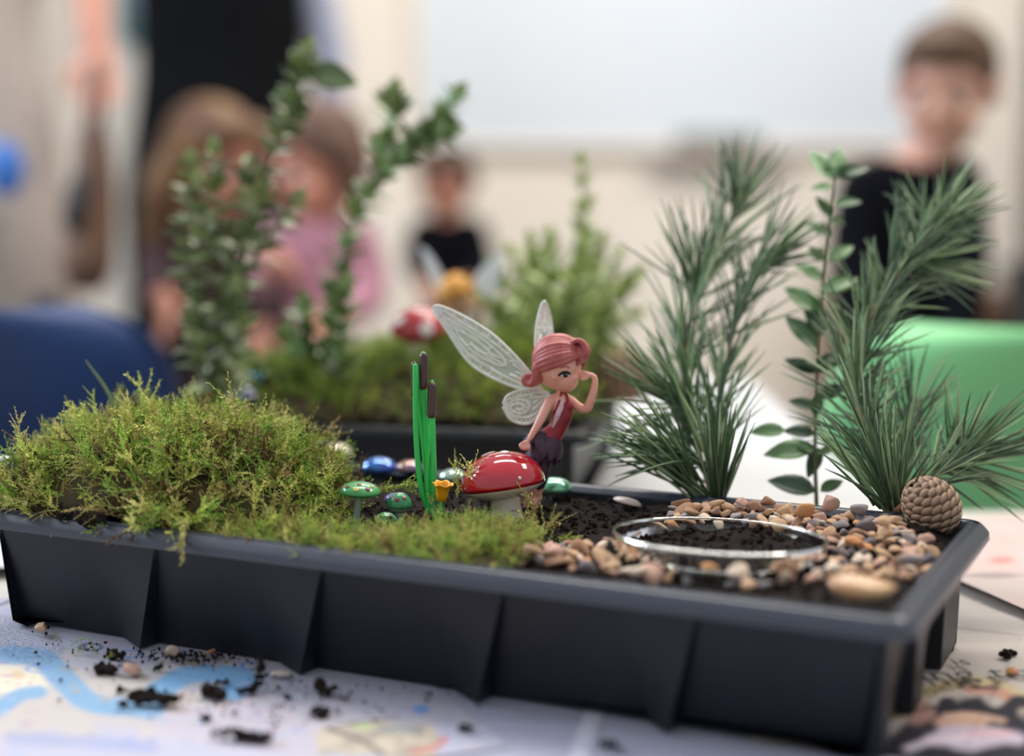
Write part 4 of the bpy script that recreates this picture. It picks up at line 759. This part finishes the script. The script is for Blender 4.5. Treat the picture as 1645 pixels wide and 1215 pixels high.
    V0, F0 = ell((0, 0, 0), (.5, .25, .075), None, 14, 8); V0 = V0*1.0; V0[:, 1] *= (1-.55*np.clip(V0[:, 0]*2, 0, 1)); V0[:, 2] -= .9*V0[:, 0]**2*.5
    for ring, (yy, ln_, n_) in enumerate(((699, 46, 11), (709, 40, 9), (694, 34, 8))):
        for k in range(n_):
            a = k*2*PI/n_+ring*.4; ax = nrm(np.array([math.cos(a)*.34-.22, 1, math.sin(a)*.4])); out = np.array([math.cos(a), -.1, math.sin(a)]); ax3 = W3(*ax); o3 = W3(*out); zz = nrm(o3-ax3*(o3@ax3)); yv = np.cross(zz, ax3); Rm = np.stack([ax3, yv, zz], 1)
            c_ = np.array([881-6*ring, yy, 1])+np.array([math.cos(a)*17, 0, math.sin(a)*17])+ax*ln_*.42; obj('skirt_petal', (V0*ln_*1.15*s@Rm.T+Q(*c_), F0), dark, t)
    for k in range(6):
        ax = nrm(np.array([-.9+.12*k, .25+.14*k, .25-.2*(k % 3)])); zz = nrm(np.cross(W3(*ax), RI*.3+FW)); obj('skirt_petal', (V0*36*s@np.stack([W3(*ax), np.cross(zz, W3(*ax)), zz], 1).T+Q(858-k*.5, 698+3*k, 6-3*(k % 3)), F0), dark, t)
    m1 = (m_mem, m_tra)
    if not simple:
        wing(t, [(872, 626, 22), (852, 600, 26), (828, 572, 32), (790, 536, 40), (742, 506, 48), (706, 490, 54), (694, 490, 56)], [(872, 630, 22), (856, 628, 26), (832, 624, 30), (792, 608, 38), (752, 582, 46), (716, 530, 53), (692, 494, 56)], Q, s, *m1)
        wing(t, [(880, 632, 20), (862, 624, 22), (838, 627, 26), (816, 636, 30), (808, 650, 32)], [(878, 642, 20), (866, 668, 22), (848, 682, 26), (822, 676, 30), (808, 654, 32)], Q, s, *m1)
        wing(t, [(870, 612, 26), (861, 560, 30), (863, 520, 36), (870, 490, 42), (875, 482, 44)], [(880, 612, 40), (889, 560, 72), (888, 520, 84), (882, 492, 70), (876, 482, 46)], Q, s, *m1)
        wing(t, [(876, 632, 26), (882, 630, 45), (888, 640, 62)], [(876, 642, 26), (882, 664, 45), (888, 652, 62)], Q, s, *m1, simple=True)
    else:
        wing(t, [(886, 640, 14), (858, 590, 20), (832, 530, 26), (816, 480, 28), (812, 470, 28)], [(890, 644, 14), (884, 600, 20), (868, 540, 26), (836, 486, 28), (814, 470, 28)], Q, s, m_mem2, m_tra, simple=True)
        wing(t, [(902, 640, 14), (915, 590, 20), (944, 530, 26), (980, 492, 28), (994, 484, 28)], [(906, 646, 14), (946, 620, 20), (988, 560, 26), (1000, 510, 28), (997, 486, 28)], Q, s, m_mem2, m_tra, simple=True)
    return t
m_eyew = pm('eye_white', '#f1ece4', .25); m_eyeb = pm('iris_dark_green', '#1d2a1c', .2); m_lash = pm('lash_black', '#15100f', .4); m_lip = pm('lip_red', '#a8333a', .35)
fairy('winged fairy figurine with auburn ponytail and red bodice leaning on the toadstool', dq, 890, 680, 1.0, (pm('doll_skin', '#efb09a', .40, '#eaa692', 90, sss=.15), pm('auburn_hair', '#a8504e', .5, '#bb6660', 160), pm('crimson_bodice', '#7d1622', .5, '#92212b', 120), pm('dark_plum_cloth', '#35202c', .6, '#472f42', 150), pm('pale_pink_panel', '#e2c3c9', .5, '#d79fa6', 200)))
fairy('blurred second fairy figurine with orange-blond hair and raised pale wings', 1.27, 728, 545, .72, (pm('doll_skin_light', '#e3b093', .45), pm('orange_blond_hair', '#cf8a22', .5, '#dd9f38', 160), pm('leaf_green_dress', '#2f8a45', .5), pm('leaf_green_skirt', '#2c7a3d', .6), pm('pale_green_panel', '#9ccf9a', .5)), True)

# ------------------------------------------------------------------ pine cones
m_scale = pm('cone_scale', '#7d6250', .75, '#c4aa92', 260, bump=.3, bscale=600); m_core = pm('cone_core', '#4a352a', .9)
cs_n = m_scale.node_tree; cs_b = cs_n.nodes['Principled BSDF']; cs_r = cs_n.nodes.new('ShaderNodeValToRGB'); cs_x = cs_n.nodes.new('ShaderNodeSeparateXYZ'); cs_t = cs_n.nodes.new('ShaderNodeTexCoord'); cs_m = cs_n.nodes.new('ShaderNodeMix'); cs_m.data_type = 'RGBA'; cs_m.blend_type = 'MULTIPLY'; cs_m.inputs['Factor'].default_value = 1
cs_r.color_ramp.elements[0].position = .05; cs_r.color_ramp.elements[0].color = (.25, .2, .16, 1); cs_r.color_ramp.elements[1].position = .5; cs_r.color_ramp.elements[1].color = (1.5, 1.45, 1.36, 1)
cs_s = cs_b.inputs['Base Color'].links[0].from_socket; cs_n.links.new(cs_t.outputs['Object'], cs_x.inputs[0]); cs_n.links.new(cs_x.outputs['X'], cs_r.inputs['Fac']); cs_n.links.new(cs_s, cs_m.inputs['A']); cs_n.links.new(cs_r.outputs['Color'], cs_m.inputs['B']); cs_n.links.new(cs_m.outputs['Result'], cs_b.inputs['Base Color'])
SV, SF = ell((0, 0, 0), (.55, .62, .17), None, 10, 6); SV[:, 2] += .14*np.clip(1-np.hypot(SV[:, 0], SV[:, 1])*3, 0, 1); SME = mesh('cone_scale', SV, SF, m_scale)
def cone(lab, c, axis, ln, wd, n, ss):
    ax = nrm(axis); t = thing('pine_cone', lab, 'pine cone', c-[0, 0, wd]); Q = np.array(Vector(ax.tolist()).to_track_quat('Z', 'Y').to_matrix()); V, F = ell((0, 0, 0), (wd*.86, wd*.86, ln*.92), Q, 20, 14); obj('core', (V+c, F), m_core, t)
    for k in range(n):
        f = (k+.5)/n; z = 1-2*f; z = z*.97; a = k*2.39996; rr = math.sqrt(1-z*z)*(1+.12*z*0-.10*z); p = np.array([wd*rr*math.cos(a), wd*rr*math.sin(a), ln*z])
        nn = nrm(np.array([p[0]/wd**2, p[1]/wd**2, p[2]/ln**2])); tg = nrm(np.array([0, 0, 1.0])-nn*nn[2]); tg = nrm(tg+nn*.42); yv = nrm(np.cross(nn, tg)); nz_ = np.cross(tg, yv); inst('scale', SME, M4(Q@np.stack([tg, yv, nz_], 1), Q@p+c, ss*(.75+.3*math.sqrt(1-z*z))), t)
    return t
cone('brown pine cone resting at the corner of the gravel under the pine sprig', D(1495, 813, .835), (-.55, -.25, .65), .0165, .0132, 120, .0068)
cone('blurred pine cone lying at the end of the second tray behind the fairy figurine', D(1000, 602, 1.215), (.9, -.3, -.15), .0265, .0190, 90, .0102)

# ------------------------------------------------------------------ pine sprigs
m_needle = pm('pine_needles', '#ffffff', .45, attr='tint', spec=.4); m_bark = pm('pine_bark', '#83533f', .8, '#a87a66', 200, bump=.6, bscale=500)
NG = np.array([lin(h) for h in ('#415a3e', '#5b7550', '#7f9a6b', '#a3b78c', '#50684a')])
def needles(specs, seed):                                              # specs: (origin, direction, length, droop)
    r = np.random.default_rng(seed); VV = []; FF = []; CC = []; n = 0; a = np.arange(4)*PI/2
    for p, d, l_, dr in specs:
        sd = nrm(np.cross(d, r.normal(size=3))); t = np.linspace(0, 1, 6)[:, None]; P = p+d*l_*t+(sd*.06*l_+np.array([0, 0, -dr*l_]))*t*t
        V, F = tube(P, np.array([.55, .62, .6, .55, .42, .12])*.00130, 4, False); VV.append(V); FF.append(np.array(F)+n); n += len(V); c = NG[r.integers(5)]*r.uniform(.75, 1.25); CC.append(c*np.repeat(np.linspace(.85, 1.15, 6), 4)[:, None])
    return np.vstack(VV), np.vstack(FF), np.vstack(CC)
def pine(lab, stems, specs, seed, base):
    t = thing('pine_sprig', lab, 'pine sprig', base); r = np.random.default_rng(seed); S = []
    for path, rad, t0, t1, n, ln, spread, fw in stems:
        P = cr(path, 30); k = np.linspace(0, 1, 30); R_ = np.linspace(rad, rad*.6, 30)*(1+.16*np.sin(k*90)); obj('stem', tube(P, R_, 10), m_bark, t)
        for i in range(n):
            f = t0+(t1-t0)*((i+r.random())/n); q = P[min(int(f*29), 28)]; tg = nrm(P[min(int(f*29)+1, 29)]-P[min(int(f*29), 28)]); a = i*2.4+r.normal()*.3; sd = nrm(np.cross(tg, [.2, .9, .3])); sd = rot(tg, a)@sd
            d = nrm(tg*fw*r.uniform(.7, 1.3)+sd*spread*r.uniform(.35, 1.3)+np.array([0, 0, .16])+r.normal(size=3)*.10); l_ = ln*r.uniform(.75, 1.12)
            S.append((q, d, l_, .05)); S.append((q, nrm(d+r.normal(size=3)*.10), l_*r.uniform(.92, 1.04), .05))
    for p, d, n, ln, spread, dr in specs:
        for i in range(n): S.append((np.asarray(p)+r.normal(size=3)*.002, nrm(np.asarray(d)+r.normal(size=3)*spread), ln*r.uniform(.75, 1.15), dr))
    V, F, C = needles(S, seed); o = obj('needles', (V, F), m_needle, t); set_attr(o, 'tint', C); o['kind'] = 'stuff'; return t
pine('bushy pine sprig nearer the fairy figurine, its bare reddish tip stem leaning up', [([D(1150, 822, .900), D(1122, 720, .920), D(1098, 600, .950), D(1120, 470, .985), D(1182, 340, 1.02)], .0017, .12, 1.0, 105, .062, .8, 1.15), ([D(1150, 818, .900), D(1150, 700, .92), D(1172, 560, .95), D(1215, 430, .98)], .0014, .1, 1.0, 55, .060, .75, 1.2)],
     [(D(1182, 340, 1.02), (.25, .15, 1), 30, .055, .42, .04), (D(1150, 815, .90), (0, -.05, 1), 46, .058, .17, .02), (D(1128, 800, .90), (-.75, 0, .85), 44, .070, .24, .10), (D(1105, 660, .935), (-.75, -.1, .55), 40, .060, .34, .03), (D(1118, 740, .90), (-.95, 0, .35), 30, .060, .24, .12), (D(1120, 470, .985), (-.45, 0, .9), 22, .056, .3, .02), (D(1215, 430, .98), (.85, .1, .75), 26, .048, .32, .05)], 61, D(1150, 822, .90))
pine('thick-stemmed pine sprig curving over the pine cone at the gravel end', [([D(1432, 832, .862), D(1402, 730, .885), D(1376, 640, .91), D(1384, 560, .93), D(1430, 455, .955), D(1502, 366, .98)], .0031, .10, 1.0, 165, .050, .9, 1.0), ([D(1440, 826, .862), D(1450, 740, .90), D(1470, 640, .94)], .0015, .1, 1.0, 45, .054, .8, 1.2)],
     [(D(1502, 366, .98), (.45, .1, .8), 40, .049, .5, .06), (D(1436, 826, .862), (-.05, -.05, 1), 40, .058, .28, .03), (D(1425, 815, .862), (-.62, 0, .85), 14, .060, .2, .08), (D(1470, 420, .968), (.95, .1, .0), 44, .049, .32, .05)], 62, D(1434, 832, .862))
pine('low side pine sprig reaching out over the tray rim beside the pine cone', [([D(1440, 822, .850), D(1490, 772, .875), D(1548, 738, .90)], .0018, .35, 1.0, 34, .050, .75, 1.0)],
     [(D(1548, 738, .90), (.9, 0, .12), 20, .060, .16, .03), (D(1545, 740, .90), (.75, 0, .75), 14, .050, .16, .02), (D(1540, 745, .90), (.85, -.05, -.35), 10, .05, .12, .0), (D(1535, 745, .90), (.1, .1, 1), 12, .045, .25, .02)], 63, D(1440, 825, .85))

# ------------------------------------------------------------------ leafy sprigs: each leaf an object
def leaf_mesh(name, wd, mat, fold=.12):
    n = 7; V = []; F = []
    for sd in (1, -1):
        for i in range(n):
            t = i/(n-1); wv = wd*math.sin(PI*min(t**.8, 1))**.8 if 0 < i < n-1 else .01
            for j in (-1, -.5, 0, .5, 1): V.append((t, j*wv, abs(j)*wv*fold*2-.18*t*t+sd*.008))
    K = 5*n
    for i in range(n-1):
        for j in range(4): a = i*5+j; F += [(a, a+5, a+6, a+1), (K+a, K+a+1, K+a+6, K+a+5)]
        for a in (i*5, i*5+4): F.append((a, K+a, K+a+5, a+5))
    return mesh(name, V, F, mat)
def leaf_set(cols, wd): return [leaf_mesh('leaf', wd, pm('leaf_green', a, .38, b, 300, spec=.5)) for a, b in cols]
def put_leaf(t, me, p, d, n, ln, r): d = nrm(d); n = nrm(n-d*(n@d)); inst('leaf', me, M4(np.stack([d, np.cross(n, d), n], 1), p, ln), t)
def sprig(lab, stems, mes, base, ln, gap, seed, name='leafy_sprig', cat='sprig', rad=.0014, spread=.9, up=.45, extra=(), bark='#5a5a3a', t0=.05):
    t = thing(name, lab, cat, base); r = np.random.default_rng(seed); mb_ = pm('sprig_stem', bark, .7, '#6f6a48', 200); c = 0
    for path in stems:
        P = cr(path, 40); seg = np.linalg.norm(np.diff(P, axis=0), axis=1).sum(); obj('stem', tube(P, np.linspace(rad, rad*.5, 40), 8), mb_, t); k = max(2, int(seg/gap))
        for i in range(k):
            f = t0+(1-t0)*(i+1)/k; q = P[min(int(f*39), 39)]; tg = nrm(P[min(int(f*39)+1, 39)]-P[max(int(f*39)-1, 0)]); a = i*PI/2+r.normal()*.4; sd = nrm(np.cross(tg, [.3, .9, .2])); l_ = ln*r.uniform(.75, 1.15)*(1-.3*max(0, f-.85)/.15)
            for sg in (0, PI): s_ = rot(tg, a+sg)@sd; d = tg*up*r.uniform(.6, 1.5)+s_*spread; put_leaf(t, mes[r.integers(len(mes))], q, d, nrm(tg*1.0-s_*.4+r.normal(size=3)*.25), l_, r); c += 1
        put_leaf(t, mes[0], P[-1], P[-1]-P[-3], np.array([.1, -1, .4]), ln*.8, r)
    for p, q, n_ in extra: put_leaf(t, mes[r.integers(len(mes))], p, q-p, np.asarray(n_, float), np.linalg.norm(q-p), r)
    return t
box_m = leaf_set([('#76864e', '#8b9a5e'), ('#566940', '#687c4e'), ('#9da77a', '#b4bb90')], .33)
dA = 1.14; DA = lambda x, y, k=0: D(x, y, dA+k)
sprig('bushy leafy box sprig at the end of the second tray with one tall side shoot', [[DA(350, 668), DA(352, 560), DA(348, 440), DA(352, 330), DA(345, 250)], [DA(348, 600, .01), DA(318, 500, .0), DA(300, 400), DA(305, 270)], [DA(352, 540), DA(385, 440, -.02), DA(408, 340, -.02), DA(400, 270)], [DA(352, 480), DA(385, 400), DA(440, 240), DA(470, 170), DA(492, 88)], [DA(350, 440), DA(330, 370, -.02), DA(320, 300, -.02)], [DA(360, 500), DA(420, 400), DA(470, 330)], [DA(350, 640), DA(385, 560, -.02), DA(380, 470, -.03)], [DA(350, 640), DA(322, 580, -.01), DA(310, 520)]],
      box_m, DA(350, 668), .0200, .0070, 71, 'box_sprig', extra=[(DA(497, 118), DA(575, 128), (.1, -1, .5)), (DA(490, 160), DA(432, 150), (.1, -1, .5)), (DA(500, 125), DA(468, 75), (.3, -1, .3)), (DA(485, 130), DA(510, 82), (-.3, -1, .3))])
dB = 1.17; DB = lambda x, y, k=0: D(x, y, dB+k)
sprig('slim upright box sprig beside the bushy one, with a pale forked tip', [[DB(528, 668), DB(524, 560), DB(545, 440), DB(580, 330), DB(640, 250), DB(690, 210), DB(728, 160)], [DB(600, 310), DB(622, 230), DB(632, 158)], [DB(625, 270), DB(668, 225), DB(712, 212)], [DB(545, 640, -.01), DB(548, 560, -.02), DB(556, 470, -.02)], [DB(520, 665), DB(490, 600), DB(470, 545)], [DB(515, 665, -.02), DB(460, 630, -.02), DB(420, 600, -.02)], [DB(520, 665), DB(497, 580, .01), DB(490, 500, .01)]],
      leaf_set([('#74884c', '#889d5c'), ('#586c3e', '#6a7e4a'), ('#98b882', '#aac894')], .34), DB(528, 668), .0215, .0058, 72, 'box_sprig', spread=.75, up=.7)
dS = 1.30; DS = lambda x, y, k=0: D(x, y, dS+k)
sprig('soft pale green bush of twigs behind the fairy figurine in the second tray', [[DS(925, 640), DS(930, 520), DS(938, 400), DS(934, 270)]]+[[DS(922+dx*.1, 630), DS(905+dx*.45, 540, k*.02), DS(905+dx, ty, k*.03)] for dx, ty, k in ((-105, 440, 0), (-80, 415, 1), (-50, 400, -1), (-20, 390, 1), (60, 400, 0), (85, 420, 1), (112, 450, -1), (-118, 490, -1), (-85, 520, 1), (40, 395, -1), (105, 510, 0), (-55, 440, 2), (-25, 420, -2), (25, 410, 2), (50, 440, -2), (75, 470, 2), (-85, 560, -2), (5, 480, -3), (-30, 520, -3), (35, 540, -3), (70, 560, -3), (-60, 600, -3), (-65, 480, -3), (20, 440, -3), (90, 560, 2), (-100, 580, 2))],
      leaf_set([('#96a85c', '#a8b86c'), ('#7c8f4c', '#8fa25c'), ('#b2c080', '#c2cd92')], .26), DS(925, 640), .0215, .0068, 73, 'bush_sprig', spread=.6, up=.8)
dL = .915; DL = lambda x, y, k=0: D(x, y, dL+k+max(0, 820-y)*.00019)
ex = [((1308, 698), (1258, 688)), ((1262, 692), (1205, 690)), ((1305, 722), (1228, 724)), ((1310, 735), (1275, 700)), ((1315, 720), (1300, 765)), ((1310, 790), (1235, 766)), ((1318, 790), (1355, 768)), ((1312, 600), (1262, 572)), ((1312, 560), (1266, 500)), ((1318, 540), (1300, 470)), ((1318, 500), (1262, 456)), ((1322, 470), (1380, 440)), ((1322, 450), (1280, 420)), ((1330, 420), (1372, 390)), ((1334, 380), (1292, 350)), ((1338, 330), (1385, 318)), ((1340, 290), (1302, 236)), ((1340, 285), (1398, 262)), ((1340, 280), (1352, 230)), ((1316, 640), (1360, 615)), ((1312, 655), (1268, 640)), ((1312, 600), (1346, 560)), ((1336, 300), (1302, 300))]
sprig('glossy broad-leaved sprig standing between the two pine sprigs', [[DL(1312, 824), DL(1309, 700), DL(1313, 560), DL(1326, 400), DL(1341, 275)]], leaf_set([('#4e7046', '#5f8254'), ('#38533a', '#445f42'), ('#6f9560', '#80a56e')], .24), DL(1312, 824), .018, .03, 74, 'broadleaf_sprig', rad=.0013, extra=[(DL(*a), DL(*b), (.1*((i % 5)-2), -.75, .7)) for i, (a, b) in enumerate(ex)])
m_grass = pm('grass_blade', '#5d7040', .6)
o = obj('grass_blade', limb([D(192, 672, .92), D(170, 625, .925), D(138, 580, .93)], [.0012, .001, .0004], 6), m_grass); tag(o, 'single thin grass blade leaning out of the top of the moss mound', 'grass blade')

# ------------------------------------------------------------------ people behind the tables
def person(lab, d, head, hr, fdir, neck, shl, shr, hip, armsL, armsR, cols, hair='short', tw=1.0, skirt=None, sleeves='top', vest=None):
    u = d/FPX; h = hr*u; P = lambda x, y, dz=0: D(x, y, d+dz); skin, hcol, top, bottom = cols
    hip3 = P(*hip); foot = np.array([hip3[0], hip3[1], FLOOR]); t = thing('person', lab, 'person', foot); hc = P(*head); Fd = nrm(RI*fdir[0]-UP*fdir[1]+FW*fdir[2]); Rt = nrm(np.cross(Fd, [0, 0, 1.0])); Up = nrm(np.cross(Rt, Fd)); B = np.stack([Rt, Fd, Up], 1)
    L_ = lambda x, y, z: hc+B@np.array([x, y, z])*h                     # head frame: right, forward, up in head half-heights
    E2 = lambda c, r: ell(L_(*c), np.array(r)*h, B, 20, 14)
    pcs = [E2((0, -.08, .20), (.72, .86, .78)), E2((0, .16, -.42), (.52, .52, .52)), E2((0, .42, -.72), (.28, .26, .22)), E2((0, .80, -.12), (.13, .20, .24)), E2((.73, -.02, -.05), (.09, .18, .26)), E2((-.73, -.02, -.05), (.09, .18, .26)), E2((.34, .58, -.28), (.24, .2, .2)), E2((-.34, .58, -.28), (.24, .2, .2)), E2((0, .70, -.46), (.24, .12, .09))]
    nk = P(*neck); a, b = P(*shl), P(*shr); mid = (a+b)/2; pcs.append(limb([L_(0, -.15, -.5), nk, mid-[0, 0, .25*h]], np.array([.42, .40, .46])*h))
    sw = np.linalg.norm(a-b)/2; pcs += [limb([a, mid+[0, 0, .12*h], b], np.array([.36, .46, .36])*h), limb([mid, (mid*.5+hip3*.5), hip3], np.array([sw*.74, sw*.70, sw*.80])*tw, 18)]
    lr = sw*.42*tw; ft = []; kns = []
    for sg in (-1, 1):
        hp = hip3+RI*sg*sw*.42; kn = np.array([hp[0]+sg*lr*.1, hp[1]-lr*.25, (hp[2]+FLOOR)*.5+.02]); an = np.array([hp[0]+sg*lr*.15, hp[1]+lr*.1, FLOOR+.07]); ft.append(an); kns.append(kn); pcs.append(limb([hp, kn, an], [lr*1.2, lr*.86, lr*.55]))
    arms = [([a]+[P(*q) for q in armsL]), ([b]+[P(*q) for q in armsR])]
    for A_ in arms:
        pcs.append(limb(A_, np.array([.36, .29, .20])*h)); w_ = A_[-1]; dd = nrm(A_[-1]-A_[-2]); sd = nrm(np.cross(dd, [0, 1, .2])); pl = w_+dd*.32*h; pcs.append(ell(pl, np.array([.30, .13, .36])*h, np.stack([sd, np.cross(dd, sd), dd], 1)))
        for k, fl in enumerate((.42, .50, .47, .38)): o_ = sd*(k-1.5)*.145*h; pcs.append(limb([pl+o_+dd*.25*h, pl+o_*1.1+dd*(.3+fl*.6)*h, pl+o_*1.1+dd*(.3+fl)*h+np.cross(dd, sd)*.10*h], np.array([.075, .07, .055])*h, 8, 8))
        pcs.append(limb([pl-sd*.2*h-dd*.12*h, pl-sd*.42*h+dd*.12*h, pl-sd*.46*h+dd*.32*h], np.array([.09, .085, .065])*h, 8, 8))
    obj('body', fuse(pcs, .055*h if h < .1 else .05*h, 3), skin, t)
    # clothes
    g = [limb([a, mid+[0, 0, .06*h], b], np.array([.42, .50, .42])*h), limb([mid+[0, 0, -.1*h], (mid*.5+hip3*.5), hip3-[0, 0, .1*h]], np.array([sw*.82, sw*.76, sw*.90])*tw, 18)]
    sl = []
    for A_ in arms: sl.append(limb([A_[0], A_[1], A_[1]*.25+A_[2]*.75] if sleeves != 'short' else [A_[0], A_[0]*.5+A_[1]*.5, A_[0]*.25+A_[1]*.75], np.array([.43, .37, .29])*h))
    if vest: obj('vest', fuse(g, .08*h, 3), vest, t); obj('shirt', fuse([limb([a, mid, b], np.array([.40, .44, .40])*h)]+sl, .08*h, 3), top, t)
    else: obj('top', fuse(g+sl, .08*h, 3), top, t)
    if skirt:
        kz = FLOOR+skirt; V, F = lathe([(sw*.85, 0), (sw*1.02, -.3), (sw*1.16, -1), (sw*1.12, -1.0), (sw*.98, -.3), (sw*.8, 0)], 36); zz = hip3[2]+.12; V[:, 2] = zz+V[:, 2]*(zz-kz); V[:, 0] += hip3[0]; V[:, 1] = V[:, 1]*.8+hip3[1]; V[:, :2] += (.012*np.sin(9*np.arctan2(V[:, 1]-hip3[1], V[:, 0]-hip3[0])))[:, None]*0; obj('skirt', (V, F), bottom, t)
    else:
        q = [limb([hip3+[0, 0, .05], hip3-[0, 0, .05]], np.array([sw*.84, sw*.88])*tw, 18)]
        for sg, an, kn in zip((-1, 1), ft, kns): hp = hip3+RI*sg*sw*.42; q.append(limb([hp, kn, an+[0, 0, .02]], [lr*1.42, lr*1.14, lr*.92]))
        obj('trousers', fuse(q, .08*h, 3), bottom, t)
    for an in ft: obj('shoe', fuse([limb([an-[0, -.03, .03], an+Fd*[1, 1, 0]*.11-[0, 0, .04]], [.036, .028]), ell(an-[0, 0, .02], (.035, .035, .045))], .008, 3), m_shoe, t)
    # hair
    hp_ = [E2((0, -.16, .30), (.79, .88, .76)), E2((0, -.38, -.05), (.72, .62, .60))]
    if hair == 'short': hp_ += [E2((0, .52, .80), (.5, .3, .22))]
    if hair == 'long': hp_ += [limb([L_(sg*.62, -.1, .3), L_(sg*.80, -.2, -.6), L_(sg*.74, -.22, -1.7)], np.array([.36, .38, .22])*h) for sg in (-1, 1)]+[limb([L_(0, -.5, .3), L_(0, -.74, -.7), L_(0, -.68, -1.8)], np.array([.6, .56, .34])*h), E2((.3, .5, .72), (.4, .3, .25)), E2((-.3, .5, .72), (.4, .3, .25))]
    if hair == 'bob': hp_ += [limb([L_(sg*.6, -.1, .3), L_(sg*.78, -.15, -.5)], np.array([.34, .26])*h) for sg in (-1, 1)]+[E2((0, .5, .72), (.5, .28, .22))]
    obj('hair', fuse(hp_, .06*h, 2), hcol, t)
    for sg in (-1, 1):
        e = obj('eye', ell(L_(sg*.29, .665, .02), np.array([.125, .07, .085])*h, B), m_eyew2, t); obj('iris', ell(L_(sg*.29, .725, .02), np.array([.055, .03, .06])*h, B), m_iris, e)
        obj('eyebrow', limb([L_(sg*.14, .76, .22), L_(sg*.3, .75, .27), L_(sg*.46, .65, .22)], np.array([.02, .032, .02])*h, 6, 8), hcol, t)
    obj('lips', limb([L_(-.19, .74, -.46), L_(0, .83, -.45), L_(.19, .74, -.46)], np.array([.03, .055, .03])*h, 8, 8), m_lips, t); return t
m_shoe = pm('dark_shoe', '#26242a', .5); m_eyew2 = pm('person_eye_white', '#e8e4df', .3); m_iris = pm('brown_iris', '#3a271c', .3); m_lips = pm('person_lips', '#a8615a', .5)
sk = pm('skin_fair', '#d3a08c', .5, '#cf9684', 14); sk2 = pm('skin_warm', '#cf9078', .5, '#c98a74', 14); navy = pm('navy_jumper', '#0a0b11', .95, '#0e0f16', 30, spec=.08); blk = pm('black_cloth', '#0b0c0e', .95, '#101114', 20, spec=.08)
person('boy with short brown hair in a dark navy jumper looking down', 2.35, (1521, 142, 0), 104, (-.38, .45, -.8), (1497, 243, .02), (1385, 305, .03), (1535, 292, .02), (1450, 520, .06), [(1368, 430, 0), (1395, 640, -.08)], [(1552, 430, 0), (1520, 640, -.08)], (sk, pm('short_brown_hair', '#463120', .7, '#563c28', 60), navy, blk), 'short')
pat = pm('patterned_cotton', '#b9aea6', .85, '#3f526e', 9, lo=.57, hi=.65, detail=1)
wm = person('adult in a cream dress with blue-grey blotches standing beside the brown bag', 2.6, (-40, -330, 0), 112, (.6, .3, -.75), (-35, -225, .02), (-170, -165, .02), (95, -165, .02), (-30, 255, .02), [(-200, 40, 0), (-150, 250, -.05)], [(140, -50, -.02), (152, 70, -.06)], (sk2, pm('dark_brown_hair', '#3a2a22', .7), pat, pat), 'bob', .92, skirt=.36, sleeves='short')
pk = obj('blue_pocket', fuse([ell(D(8, 272, 2.44), (.032, .02, .045))], .006, 2), pm('bright_blue_cloth', '#3d74c4', .7), wm)
m_bag = pm('brown_leather_bag', '#6a4c38', .6, '#4e3628', 14)
bg = thing('shoulder_bag', 'tall brown bag hanging from the hand of the adult in the cream dress', 'bag', D(156, 450, 2.42))
obj('bag_body', fuse([limb([D(150, 215, 2.42), D(150, 310, 2.42), D(140, 430, 2.42)], [.026, .036, .042], 16)], .006, 6), m_bag, bg); obj('strap', tube(cr([D(138, 215, 2.42), D(148, 120, 2.42), D(153, 96, 2.5), D(160, 120, 2.42), D(166, 215, 2.42)], 20), .006, 8), m_bag, bg)
obj('flap', fuse([limb([D(128, 300, 2.39), D(122, 350, 2.385)], [.020, .024])], .005, 5), pm('black_bag_flap', '#1c1613', .6), bg)
person('adult in a black vest over a grey-blue shirt standing behind the children', 3.5, (360, -215, 0), 84, (.2, .3, -.9), (358, -128, .02), (228, -75, .02), (490, -75, .02), (356, 330, .02), [(262, 80, .12), (300, 210, .14)], [(528, 90, .02), (530, 290, -.02)], (sk2, pm('grey_brown_hair', '#5a4a40', .7), pm('grey_blue_shirt', '#9a9eb2', .8, '#8f93a8', 10), blk), 'short', 1.32, vest=blk)
person('child with sandy hair and a long dark ponytail side behind the bushy box sprig', 2.6, (345, 262, 0), 95, (.75, .4, -.5), (335, 352, .02), (268, 392, .02), (405, 392, .02), (340, 600, .02), [(252, 440, -.02), (266, 487, -.14)], [(430, 460, 0), (420, 540, -.1)], (sk2, pm('sandy_brown_hair', '#83623f', .7, '#5b3e2c', 16), pm('maroon_top', '#3a2428', .85), navy), 'long')
person('child with brown hair in a pink top between the two box sprigs', 2.45, (512, 262, 0), 92, (-.7, .45, -.55), (508, 345, .02), (448, 385, .02), (572, 390, .02), (510, 600, .02), [(420, 440, -.05), (438, 425, -.15)], [(590, 470, 0), (540, 520, -.1)], (sk2, pm('mid_brown_hair', '#6a4c3c', .7, '#553a2e', 16), pm('dusty_pink_top', '#b07c8c', .85, '#a87585', 16), navy), 'bob')
person('small child with dark hair in a navy top far behind the second fairy figurine', 3.9, (716, 292, 0), 56, (-.7, .4, -.6), (718, 342, .02), (678, 372, .02), (762, 372, .02), (722, 505, .02), [(668, 420, -.05), (690, 460, -.15)], [(775, 425, 0), (745, 470, -.15)], (sk2, pm('dark_hair', '#4a3226', .7), navy, navy), 'short')
nt_ = obj('wall_notice', box((-.952, 3.99, .64), (.05, .012, .16)), pm('dark_teal_notice', '#3f5f5c', .6), smooth=False); tag(nt_, 'small dark teal notice fixed to the cream pillar', 'notice')
